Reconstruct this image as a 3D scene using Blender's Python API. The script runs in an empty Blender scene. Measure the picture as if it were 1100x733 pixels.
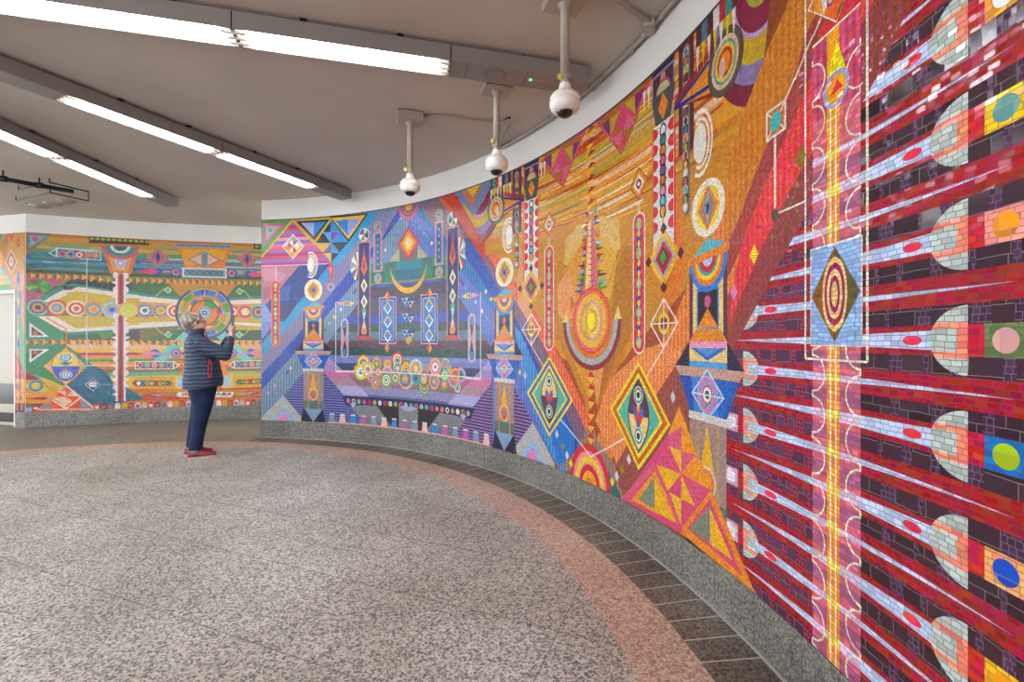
import bpy, bmesh, math, random
from mathutils import Vector, Matrix
random.seed(7)
PI = math.pi
C = bpy.context.scene.collection
SC = bpy.context.scene

# ------------------------------------------------------------------ camera
EYE = 1.35                      # eye height (m)
FPX = 498.57                    # focal length for a frame 1100 px wide
Y0 = 365.886                    # horizon row of the photograph
cam_d = bpy.data.cameras.new('camera')
cam_d.sensor_width = 36.0
cam_d.lens = FPX / 1100 * 36.0
cam_d.shift_y = (Y0 - 366.5) / 1100
cam_d.clip_start = 0.05
cam = bpy.data.objects.new('camera', cam_d)
cam.location = (0, 0, EYE)
cam.rotation_euler = (PI / 2, 0, 0)
C.objects.link(cam)
SC.camera = cam

# ------------------------------------------------------------------ world and exposure
w = bpy.data.worlds.new('world')
SC.world = w
w.use_nodes = True
w.node_tree.nodes['Background'].inputs[0].default_value = (0.94, 0.98, 1.04, 1)
w.node_tree.nodes['Background'].inputs[1].default_value = 3.7
SC.cycles.diffuse_bounces = 8
SC.cycles.max_bounces = 12
SC.view_settings.view_transform = 'Standard'
SC.view_settings.look = 'None'
SC.view_settings.gamma = 1
SC.view_settings.use_curve_mapping = False
SC.view_settings.exposure = 0.38
TUBE_STRENGTH = 19.0            # the fluorescent tubes

# the rotunda: every curved thing shares this centre
CX, CY, R = -2.937 * EYE, 1.051 * EYE, 3.761 * EYE
R_BAND_OUT, R_BAND_IN = 3.545 * EYE, 3.322 * EYE
Z_CEIL = 2.448 * EYE
Z_MUR0, Z_MUR1 = 0.177 * EYE, 2.236 * EYE

# ------------------------------------------------------------------ helpers
def lin(h):
    h = h.lstrip('#')
    o = []
    for k in (0, 2, 4):
        c = int(h[k:k+2], 16) / 255
        o.append(c / 12.92 if c <= 0.04045 else ((c + 0.055) / 1.055) ** 2.4)
    return (o[0], o[1], o[2], 1.0)

def new_mat(name, color='#888888', rough=0.6, metal=0.0, spec=0.5, emit=None, strength=0):
    m = bpy.data.materials.new(name)
    m.use_nodes = True
    b = m.node_tree.nodes['Principled BSDF']
    b.inputs['Base Color'].default_value = lin(color)
    b.inputs['Roughness'].default_value = rough
    b.inputs['Metallic'].default_value = metal
    b.inputs['Specular IOR Level'].default_value = spec
    if emit:
        b.inputs['Emission Color'].default_value = lin(emit)
        b.inputs['Emission Strength'].default_value = strength
    return m

class NT:
    """tiny node-graph writer"""
    def __init__(s, mat):
        s.t = mat.node_tree
        s.b = s.t.nodes['Principled BSDF']
    def n(s, kind, **kw):
        x = s.t.nodes.new(kind)
        for k, v in kw.items():
            setattr(x, k, v)
        return x
    def link(s, a, b):
        s.t.links.new(a, b)
    def math(s, op, a, b=None, c=None):
        x = s.n('ShaderNodeMath', operation=op)
        for i, q in enumerate((a, b, c)):
            if q is None: continue
            if isinstance(q, (int, float)): x.inputs[i].default_value = q
            else: s.link(q, x.inputs[i])
        return x.outputs[0]
    def ramp(s, fac, stops):
        r = s.n('ShaderNodeValToRGB')
        e = r.color_ramp.elements
        while len(e) < len(stops): e.new(0.5)
        for k, (p, c) in enumerate(stops):
            e[k].position = p; e[k].color = lin(c) if isinstance(c, str) else c
        s.link(fac, r.inputs[0])
        return r.outputs[0]
    def mix(s, fac, a, b, mode='MIX'):
        x = s.n('ShaderNodeMix', data_type='RGBA', blend_type=mode)
        for i, q in ((0, fac), (6, a), (7, b)):
            if isinstance(q, (int, float)): x.inputs[i].default_value = q
            elif isinstance(q, (tuple, list)): x.inputs[i].default_value = q
            elif isinstance(q, str): x.inputs[i].default_value = lin(q)
            else: s.link(q, x.inputs[i])
        return x.outputs[2]

def add_box(bm, x0, x1, y0, y1, z0, z1, M=None):
    vs = [bm.verts.new(p) for p in ((x0,y0,z0),(x1,y0,z0),(x1,y1,z0),(x0,y1,z0),(x0,y0,z1),(x1,y0,z1),(x1,y1,z1),(x0,y1,z1))]
    for f in ((0,3,2,1),(4,5,6,7),(0,1,5,4),(1,2,6,5),(2,3,7,6),(3,0,4,7)):
        bm.faces.new([vs[i] for i in f])
    if M: bmesh.ops.transform(bm, matrix=M, verts=vs)
    return vs

def add_tube(bm, pts, r, seg=12, cap=True, closed=False):
    """tube along a polyline; r a number or one per point"""
    P = [Vector(p) for p in pts]
    n = len(P)
    rr = r if isinstance(r, (list, tuple)) else [r] * n
    rings = []
    prev = None
    for i in range(n):
        if closed: d = (P[(i+1) % n] - P[i-1])
        else: d = P[min(i+1, n-1)] - P[max(i-1, 0)]
        d.normalize()
        if prev is None:
            a = Vector((0,0,1)) if abs(d.z) < 0.9 else Vector((1,0,0))
            u = d.cross(a).normalized()
        else:
            u = (prev - d * prev.dot(d)).normalized()
        prev = u
        v = d.cross(u)
        rad = rr[i] if not isinstance(rr[i], tuple) else 1
        ru, rv = rr[i] if isinstance(rr[i], tuple) else (rr[i], rr[i])
        rings.append([bm.verts.new(P[i] + u * math.cos(t) * ru + v * math.sin(t) * rv) for t in [2*PI*k/seg for k in range(seg)]])
    m = n if closed else n - 1
    for i in range(m):
        a, b = rings[i], rings[(i+1) % n]
        for k in range(seg):
            bm.faces.new((a[k], a[(k+1) % seg], b[(k+1) % seg], b[k]))
    if cap and not closed:
        bm.faces.new(rings[0][::-1]); bm.faces.new(rings[-1])

def add_lathe(bm, prof, cx=0, cy=0, seg=32):
    """prof: list of (r, z) going along the axis"""
    rings = []
    for r, z in prof:
        if r < 1e-6: rings.append([bm.verts.new((cx, cy, z))])
        else: rings.append([bm.verts.new((cx + r*math.cos(2*PI*k/seg), cy + r*math.sin(2*PI*k/seg), z)) for k in range(seg)])
    for a, b in zip(rings, rings[1:]):
        for k in range(seg):
            if len(a) == 1 and len(b) == 1: continue
            if len(a) == 1: bm.faces.new((a[0], b[k], b[(k+1) % seg]))
            elif len(b) == 1: bm.faces.new((a[k], a[(k+1) % seg], b[0]))
            else: bm.faces.new((a[k], a[(k+1) % seg], b[(k+1) % seg], b[k]))

def add_ellipsoid(bm, c, r, seg=20, rings=12, M=None):
    res = bmesh.ops.create_uvsphere(bm, u_segments=seg, v_segments=rings, radius=1)
    T = Matrix.Translation(c) @ (M if M else Matrix.Identity(4)) @ Matrix.Diagonal((r[0], r[1], r[2], 1))
    bmesh.ops.transform(bm, matrix=T, verts=res['verts'])

def obj(name, bm, m, parent=None, smooth=False, bevel=0, fix=True):
    if fix: bmesh.ops.recalc_face_normals(bm, faces=bm.faces)
    me = bpy.data.meshes.new(name)
    bm.to_mesh(me); bm.free()
    o = bpy.data.objects.new(name, me)
    C.objects.link(o)
    for q in (m if isinstance(m, (list, tuple)) else [m]): me.materials.append(q)
    if smooth:
        for p in me.polygons: p.use_smooth = True
    if bevel:
        b = o.modifiers.new('bevel', 'BEVEL'); b.width = bevel; b.segments = 2; b.limit_method = 'ANGLE'; b.angle_limit = math.radians(40)
    if parent: o.parent = parent
    return o

def tag(o, label, cat, group=None):
    o['label'] = label; o['category'] = cat
    if group: o['group'] = group
    return o

def thing(name, label, cat, loc=(0,0,0), rotz=0, group=None):
    o = bpy.data.objects.new(name, None)
    C.objects.link(o)
    o.location = loc; o.rotation_euler = (0, 0, rotz)
    return tag(o, label, cat, group)

def struct(o):
    o['kind'] = 'structure'
    return o

def polar(r, th):               # th measured from +Y towards +X, about the rotunda's centre
    return CX + r * math.sin(th), CY + r * math.cos(th)

def ring_slab(bm, r0, r1, t0, t1, z0, z1, n=120):
    rows = []
    for i in range(n + 1):
        t = t0 + (t1 - t0) * i / n
        a, b = polar(r0, t), polar(r1, t)
        rows.append([bm.verts.new((*a, z0)), bm.verts.new((*b, z0)), bm.verts.new((*b, z1)), bm.verts.new((*a, z1))])
    for p, q in zip(rows, rows[1:]):
        for k in range(4):
            bm.faces.new((p[k], p[(k+1) % 4], q[(k+1) % 4], q[k]))
    bm.faces.new(rows[0]); bm.faces.new(rows[-1][::-1])

# ------------------------------------------------------------------ materials
def granite(name, stops, scale, rough=0.55, joints=None, jcol='#6d675f', patch=None):
    m = new_mat(name, rough=rough, spec=0.35)
    g = NT(m)
    geo = g.n('ShaderNodeNewGeometry').outputs['Position']
    v = g.n('ShaderNodeTexVoronoi'); v.inputs['Scale'].default_value = scale
    g.link(geo, v.inputs['Vector'])
    sep = g.n('ShaderNodeSeparateColor'); g.link(v.outputs['Color'], sep.inputs[0])
    n = g.n('ShaderNodeTexNoise'); n.inputs['Scale'].default_value = scale * 0.55; n.inputs['Detail'].default_value = 3
    g.link(geo, n.inputs['Vector'])
    f = g.math('ADD', g.math('MULTIPLY', sep.outputs[0], 0.6), g.math('MULTIPLY', n.outputs['Fac'], 0.45))
    col = g.ramp(f, stops)
    n2 = g.n('ShaderNodeTexNoise'); n2.inputs['Scale'].default_value = 0.9; n2.inputs['Detail'].default_value = 4
    g.link(geo, n2.inputs['Vector'])
    col = g.mix(1.0, col, g.ramp(n2.outputs['Fac'], patch or [(0.3, '#d9d4cc'), (0.7, '#ffffff')]), 'MULTIPLY')
    if joints:
        col = g.mix(joints(g, geo), col, jcol)
    g.link(col, g.b.inputs['Base Color'])
    return m

def line_mask(g, coord, period, offset, half):
    """1 on thin lines at coord = offset + k * period"""
    q = g.math('SUBTRACT', coord, offset)
    q = g.math('DIVIDE', q, period)
    q = g.math('ADD', q, 0.5)
    q = g.math('FRACT', q)
    q = g.math('ABSOLUTE', g.math('SUBTRACT', q, 0.5))
    return g.math('LESS_THAN', q, half / period)

def rot_coord(g, geo, ang):
    s = g.n('ShaderNodeSeparateXYZ'); g.link(geo, s.inputs[0])
    a = g.math('ADD', g.math('MULTIPLY', s.outputs[0], math.cos(ang)), g.math('MULTIPLY', s.outputs[1], math.sin(ang)))
    b = g.math('ADD', g.math('MULTIPLY', s.outputs[0], -math.sin(ang)), g.math('MULTIPLY', s.outputs[1], math.cos(ang)))
    return a, b, s

def floor_joints(g, geo):
    ang = math.radians(-22)
    a, b, _ = rot_coord(g, geo, ang)
    ax = -1.10 * math.cos(ang) + 2.05 * math.sin(ang)
    bx = 1.10 * math.sin(ang) + 2.05 * math.cos(ang)
    m1 = line_mask(g, a, 0.59, ax, 0.0022)
    m2 = line_mask(g, a, 0.59, ax + 0.295, 0.0010)
    m3 = line_mask(g, b, 0.59, bx, 0.0028)
    m4 = line_mask(g, b, 0.59, bx + 0.295, 0.0012)
    s = g.math('MAXIMUM', g.math('MAXIMUM', m1, m2), g.math('MAXIMUM', m3, m4))
    return g.math('MULTIPLY', s, 0.8)

def theta_joints(period, off, half, strength=0.8):
    def fn(g, geo):
        s = g.n('ShaderNodeSeparateXYZ'); g.link(geo, s.inputs[0])
        th = g.math('ARCTAN2', g.math('SUBTRACT', s.outputs[0], CX), g.math('SUBTRACT', s.outputs[1], CY))
        return g.math('MULTIPLY', line_mask(g, g.math('MULTIPLY', th, R), period, off, half), strength)
    return fn

M_FLOOR = granite('speckled_granite', [(0.18, '#565656'), (0.36, '#8a8987'), (0.5, '#b4b0aa'), (0.72, '#dcd7d1')], 112, joints=floor_joints, jcol='#5a544d',
                  patch=[(0.36, '#d6d2cb'), (0.5, '#ebe8e4'), (0.64, '#ffffff')])
M_SALMON = granite('salmon_granite', [(0.18, '#8a7066'), (0.38, '#bb9a8a'), (0.55, '#d2ae9d'), (0.75, '#e6cdc0')], 110, joints=theta_joints(0.60, 7.34, 0.0022, 0.6), jcol='#8f776b')
M_BORDER = granite('dark_border_granite', [(0.2, '#48423c'), (0.45, '#7a7168'), (0.75, '#a59b90')], 120, joints=theta_joints(0.152, 6.809, 0.0036, 0.9), jcol='#cfc6bb',
                   patch=[(0.35, '#b3aca4'), (0.65, '#ffffff')])
M_OUTER = granite('worn_gray_granite', [(0.2, '#66625d'), (0.45, '#8a847d'), (0.75, '#a8a299')], 90, joints=theta_joints(0.60, 0.2, 0.004, 0.35), jcol='#5f5952')
M_PLINTH = granite('gray_plinth_granite', [(0.18, '#3f3f3c'), (0.42, '#74736f'), (0.6, '#8d8c87'), (0.8, '#a8a6a0')], 130, joints=theta_joints(0.294, 0.591, 0.0026, 0.9), jcol='#4a4945',
                   patch=[(0.35, '#c4c2bc'), (0.65, '#ffffff')])

def plaster(name, c, c2, rough=0.8):
    m = new_mat(name, c, rough, spec=0.2)
    g = NT(m)
    geo = g.n('ShaderNodeNewGeometry').outputs['Position']
    n = g.n('ShaderNodeTexNoise'); n.inputs['Scale'].default_value = 1.6; n.inputs['Detail'].default_value = 6
    g.link(geo, n.inputs['Vector'])
    g.link(g.ramp(n.outputs['Fac'], [(0.35, c2), (0.65, c)]), g.b.inputs['Base Color'])
    n2 = g.n('ShaderNodeTexNoise'); n2.inputs['Scale'].default_value = 45; n2.inputs['Detail'].default_value = 5
    g.link(geo, n2.inputs['Vector'])
    bp = g.n('ShaderNodeBump'); bp.inputs['Strength'].default_value = 0.25; bp.inputs['Distance'].default_value = 0.004
    g.link(n2.outputs['Fac'], bp.inputs['Height'])
    g.link(bp.outputs[0], g.b.inputs['Normal'])
    return m

M_CEIL = plaster('ceiling_plaster', '#c4bbb0', '#bab1a6')
M_BANDW = plaster('white_header_paint', '#dbd9d5', '#d3d1cc')
M_GREYMETAL = new_mat('fixture_gray_metal', '#8f8884', 0.45, 0.2)
M_DARKGAP = new_mat('fixture_dark_seam', '#2c2a29', 0.6)
M_REFL = new_mat('white_reflector_enamel', '#f4f3f0', 0.35)
M_TUBE = new_mat('lit_fluorescent_tube', '#ffffff', 0.4, emit='#f6faff', strength=TUBE_STRENGTH)
M_SOCKET = new_mat('lamp_socket_plastic', '#d8d4cc', 0.5)
M_TAN = new_mat('painted_steel_conduit', '#a89e92', 0.5, 0.1)
M_BOXM = new_mat('junction_box_paint', '#a99f94', 0.55, 0.1)
M_WHITE = new_mat('white_camera_shell', '#e9e6e0', 0.35)
M_BLACKG = new_mat('smoked_dome', '#0b0c0f', 0.08, spec=0.8)
M_BLACK = new_mat('black_steel', '#141414', 0.45, 0.3)
M_YTAG = new_mat('yellow_tag_plastic', '#cdbf4a', 0.5)
M_GREEN_LED = new_mat('green_led', '#33ff88', 0.4, emit='#2dff7a', strength=4)
# ------------------------------------------------------------------ room shell
# far wall behind the visitor: a shallow arc through three plan points
def circle3(a, b, c):
    ax, ay = a; bx, by = b; cx, cy = c
    d = 2 * (ax*(by-cy) + bx*(cy-ay) + cx*(ay-by))
    ux = ((ax*ax+ay*ay)*(by-cy) + (bx*bx+by*by)*(cy-ay) + (cx*cx+cy*cy)*(ay-by)) / d
    uy = ((ax*ax+ay*ay)*(cx-bx) + (bx*bx+by*by)*(ax-cx) + (cx*cx+cy*cy)*(bx-ax)) / d
    return ux, uy, math.hypot(ax-ux, ay-uy)
FA, FB, FC = [(x*EYE, y*EYE) for x, y in ((-5.54, 5.29), (-4.42, 5.68), (-3.22, 5.93))]
LX, LY, LR = circle3(FA, FB, FC)
L_T0 = math.atan2(FA[0]-LX, FA[1]-LY)
L_T1 = math.atan2(FC[0]-LX, FC[1]-LY) + 0.12
def lpolar(r, t): return LX + r*math.sin(t), LY + r*math.cos(t)
# pillar face left of its corner
SA = FA
SB = (-5.95*EYE, 5.39*EYE)
sd = Vector((SA[0]-SB[0], SA[1]-SB[1])); SL = sd.length; sd.normalize()
s_out = Vector((sd.y, -sd.x))           # towards the room
S_EXT = 1.3                              # the face goes on leftwards out of frame

T_W0 = 0.472 / R
T_W1 = math.radians(150)

bm = bmesh.new()
add_box(bm, -14, 5.2, -5.5, 11, -0.2, -0.004)
M_F2 = M_OUTER
struct(obj('floor', bm, M_OUTER))
def disc(name, r0, r1, z, m, n=160):
    bm = bmesh.new()
    for k in range(n):
        t0, t1 = 2*PI*k/n, 2*PI*(k+1)/n
        p = [polar(r0, t0), polar(r1, t0), polar(r1, t1), polar(r0, t1)] if r0 > 0 else [(CX, CY), polar(r1, t0), polar(r1, t1)]
        bm.faces.new([bm.verts.new((*q, z)) for q in p])
    bmesh.ops.remove_doubles(bm, verts=bm.verts, dist=1e-5)
    bm2 = bmesh.ops.extrude_face_region(bm, geom=bm.faces[:])
    bmesh.ops.translate(bm, vec=(0, 0, -0.05), verts=[v for v in bm2['geom'] if isinstance(v, bmesh.types.BMVert)])
    return struct(obj(name, bm, m))
disc('floor_center', 0, R_BAND_IN, 0.0, M_FLOOR)
disc('trim_1', R_BAND_IN, R_BAND_OUT, 0.0004, M_SALMON)
bm = bmesh.new()
ring_slab(bm, R_BAND_OUT, R + 0.02, T_W0, T_W1, -0.05, 0.0002, 160)
struct(obj('trim_2', bm, M_BORDER))
# pale sealant line where the border meets the plinth
bm = bmesh.new(); ring_slab(bm, R - 0.024, R - 0.010, T_W0, T_W1, 0.0, 0.005, 160)
struct(obj('trim_3', bm, new_mat('pale_sealant', '#aaa398', 0.7)))

bm = bmesh.new(); add_box(bm, -14, 5.2, -5.5, 11, Z_CEIL, Z_CEIL + 0.2)
struct(obj('ceiling', bm, M_CEIL))

bm = bmesh.new(); ring_slab(bm, R, R + 0.25, T_W0, T_W1, 0, Z_CEIL, 160)
wall_r = struct(obj('wall_right', bm, M_BANDW))
bm = bmesh.new(); ring_slab(bm, R - 0.012, R + 0.01, T_W0 - 0.002, T_W1, 0, Z_MUR0 - 0.002, 160)
struct(obj('baseboard_right', bm, M_PLINTH))
# the thin dark joint on top of the mural
bm = bmesh.new(); ring_slab(bm, R - 0.010, R + 0.01, T_W0, T_W1, Z_MUR1, Z_MUR1 + 0.012, 160)
struct(obj('trim_4', bm, new_mat('dark_mural_edge', '#3a3733', 0.6)))

def lring(bm, r0, r1, t0, t1, z0, z1, n=40):
    rows = []
    for i in range(n+1):
        t = t0 + (t1-t0)*i/n
        a, b = lpolar(r0, t), lpolar(r1, t)
        rows.append([bm.verts.new((*a, z0)), bm.verts.new((*b, z0)), bm.verts.new((*b, z1)), bm.verts.new((*a, z1))])
    for p, q in zip(rows, rows[1:]):
        for k in range(4): bm.faces.new((p[k], p[(k+1) % 4], q[(k+1) % 4], q[k]))
    bm.faces.new(rows[0]); bm.faces.new(rows[-1][::-1])
bm = bmesh.new(); lring(bm, LR, LR + 0.25, L_T0, L_T1, 0, Z_CEIL)
struct(obj('wall_back', bm, M_BANDW))
bm = bmesh.new(); lring(bm, LR - 0.012, LR + 0.01, L_T0, L_T1, 0, Z_MUR0 - 0.002)
struct(obj('baseboard_back', bm, M_PLINTH))

def side_box(bm, s0, s1, d0, d1, z0, z1):
    """box on the pillar face: s along it from the corner leftwards, d depth behind it"""
    A = Vector(SA)
    ps = []
    for s, d in ((s0, d0), (s1, d0), (s1, d1), (s0, d1)):
        q = A - sd*s - s_out*d
        ps.append(q)
    vs = [bm.verts.new((p.x, p.y, z)) for z in (z0, z1) for p in ps]
    for f in ((0,3,2,1),(4,5,6,7),(0,1,5,4),(1,2,6,5),(2,3,7,6),(3,0,4,7)):
        bm.faces.new([vs[i] for i in f])
S_OPEN, Z_OPEN = 0.215, 2.135       # door opening starts here, and its head
bm = bmesh.new()
side_box(bm, 0, S_OPEN, 0, 0.25, 0, Z_CEIL)
side_box(bm, S_OPEN, SL + S_EXT, 0, 0.25, Z_OPEN, Z_CEIL)
struct(obj('wall_left', bm, M_BANDW))
bm = bmesh.new(); side_box(bm, -0.004, S_OPEN, -0.012, 0.02, 0, Z_MUR0 - 0.002)
struct(obj('baseboard_left', bm, M_PLINTH))
M_CREAM = new_mat('cream_door_enamel', '#b8b1a2', 0.45)
M_GLASSD = new_mat('dark_door_panel', '#37322d', 0.25)
bm = bmesh.new()
side_box(bm, S_OPEN + 0.001, SL + S_EXT, 0.12, 0.17, 0, Z_OPEN)
door = struct(obj('door_1', bm, M_CREAM))
bm = bmesh.new(); side_box(bm, S_OPEN + 0.0, S_OPEN + 0.03, -0.01, 0.14, 0, Z_OPEN); side_box(bm, S_OPEN + 0.03, SL + S_EXT, 0.0, 0.14, Z_OPEN - 0.05, Z_OPEN)
obj('door_frame', bm, new_mat('white_door_frame', '#ddd8ce', 0.4), door)
for z0, z1 in ((0.34, 0.66), (0.05, 0.2)):
    bm = bmesh.new(); side_box(bm, S_OPEN + 0.035, SL + S_EXT, 0.112, 0.125, z0, z1)
    obj('door_panel', bm, M_GLASSD, door)
bm = bmesh.new(); side_box(bm, S_OPEN + 0.05, S_OPEN + 0.16, 0.108, 0.13, 1.37, 1.47)
obj('door_plate', bm, M_BLACK, door)
bm = bmesh.new()
side_box(bm, S_OPEN + 0.065, S_OPEN + 0.14, 0.1065, 0.11, 1.41, 1.43)
obj('plate_marks', bm, new_mat('plate_gray_marks', '#8f8f8f', 0.5), door)
# ------------------------------------------------------------------ mosaic murals
def mosaic_mat(name, tw, th, grout, tilt, rough, var=0.30, wob=0.004, gcol='#332b26'):
    m = new_mat(name, rough=rough, spec=0.6)
    g = NT(m)
    uv = g.n('ShaderNodeUVMap', uv_map='UVMap').outputs[0]
    nz = g.n('ShaderNodeTexNoise'); nz.inputs['Scale'].default_value = 9; g.link(uv, nz.inputs['Vector'])
    w1 = g.n('ShaderNodeVectorMath', operation='SUBTRACT'); g.link(nz.outputs['Color'], w1.inputs[0]); w1.inputs[1].default_value = (0.5, 0.5, 0.5)
    w2 = g.n('ShaderNodeVectorMath', operation='SCALE'); g.link(w1.outputs[0], w2.inputs[0]); w2.inputs['Scale'].default_value = wob * 6
    w3 = g.n('ShaderNodeVectorMath', operation='ADD'); g.link(uv, w3.inputs[0]); g.link(w2.outputs[0], w3.inputs[1])
    s = g.n('ShaderNodeSeparateXYZ'); g.link(w3.outputs[0], s.inputs[0])
    row = g.math('DIVIDE', s.outputs[1], th)
    rid = g.math('FLOOR', row)
    wn0 = g.n('ShaderNodeTexWhiteNoise', noise_dimensions='1D'); g.link(rid, wn0.inputs['W'])
    colx = g.math('ADD', g.math('DIVIDE', s.outputs[0], tw), wn0.outputs['Value'])
    cid = g.math('FLOOR', colx)
    fu = g.math('FRACT', colx); fv = g.math('FRACT', row)
    cmb = g.n('ShaderNodeCombineXYZ'); g.link(cid, cmb.inputs[0]); g.link(rid, cmb.inputs[1])
    wn = g.n('ShaderNodeTexWhiteNoise', noise_dimensions='2D'); g.link(cmb.outputs[0], wn.inputs['Vector'])
    eu = g.math('MINIMUM', fu, g.math('SUBTRACT', 1.0, fu)); eu = g.math('MULTIPLY', eu, tw)
    ev = g.math('MINIMUM', fv, g.math('SUBTRACT', 1.0, fv)); ev = g.math('MULTIPLY', ev, th)
    e = g.math('MINIMUM', eu, ev)
    gm = g.math('LESS_THAN', e, grout)
    att = g.n('ShaderNodeAttribute', attribute_name='Col')
    sc = g.n('ShaderNodeSeparateColor'); g.link(wn.outputs['Color'], sc.inputs[0])
    k = g.math('ADD', g.math('MULTIPLY', sc.outputs[0], var * 2), 1 - var)
    kk = g.n('ShaderNodeVectorMath', operation='SCALE'); g.link(att.outputs['Color'], kk.inputs[0]); g.link(k, kk.inputs['Scale'])
    hs = g.n('ShaderNodeHueSaturation'); g.link(kk.outputs[0], hs.inputs['Color'])
    g.link(g.math('ADD', g.math('MULTIPLY', sc.outputs[1], 0.035), 0.4825), hs.inputs['Hue']); hs.inputs['Saturation'].default_value = 1.07; hs.inputs['Value'].default_value = 1.05
    gc = g.n('ShaderNodeMix', data_type='RGBA'); gc.inputs[0].default_value = 0.7
    g.link(att.outputs['Color'], gc.inputs[6]); gc.inputs[7].default_value = lin(gcol)
    g.link(g.mix(gm, hs.outputs[0], gc.outputs[2]), g.b.inputs['Base Color'])
    # each tessera sits at its own slight tilt
    n1 = g.n('ShaderNodeVectorMath', operation='SUBTRACT'); g.link(wn.outputs['Color'], n1.inputs[0]); n1.inputs[1].default_value = (0.5, 0.5, 0.5)
    n2 = g.n('ShaderNodeVectorMath', operation='SCALE'); g.link(n1.outputs[0], n2.inputs[0]); n2.inputs['Scale'].default_value = tilt
    n3 = g.n('ShaderNodeVectorMath', operation='ADD'); g.link(n2.outputs[0], n3.inputs[0]); g.link(g.n('ShaderNodeNewGeometry').outputs['Normal'], n3.inputs[1])
    n4 = g.n('ShaderNodeVectorMath', operation='NORMALIZE'); g.link(n3.outputs[0], n4.inputs[0])
    g.link(n4.outputs[0], g.b.inputs['Normal'])
    g.link(g.math('ADD', g.math('MULTIPLY', gm, 0.5), rough), g.b.inputs['Roughness'])
    return m
MM = [mosaic_mat('fine_glass_mosaic', 0.013, 0.011, 0.0012, 0.15, 0.17, 0.24),
      mosaic_mat('large_glass_mosaic', 0.029, 0.0155, 0.0012, 0.17, 0.15, 0.26),
      mosaic_mat('aubergine_slab_mosaic', 0.10, 0.055, 0.0010, 0.14, 0.16, 0.30, 0.002, '#8a7a78'),
      mosaic_mat('small_block_mosaic', 0.017, 0.017, 0.0010, 0.22, 0.17, 0.40, 0.002, '#6f6064')]

def clip_half(p, a, b, c):
    """keep a*x + b*y <= c"""
    out = []
    n = len(p)
    for i in range(n):
        P, Q = p[i], p[(i+1) % n]
        dp, dq = a*P[0] + b*P[1] - c, a*Q[0] + b*Q[1] - c
        if dp <= 0: out.append(P)
        if (dp < 0 < dq) or (dq < 0 < dp):
            t = dp / (dp - dq)
            out.append((P[0] + (Q[0]-P[0])*t, P[1] + (Q[1]-P[1])*t))
    return out

def area2(p):
    return sum(p[i][0]*p[(i+1) % len(p)][1] - p[(i+1) % len(p)][0]*p[i][1] for i in range(len(p)))

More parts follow.
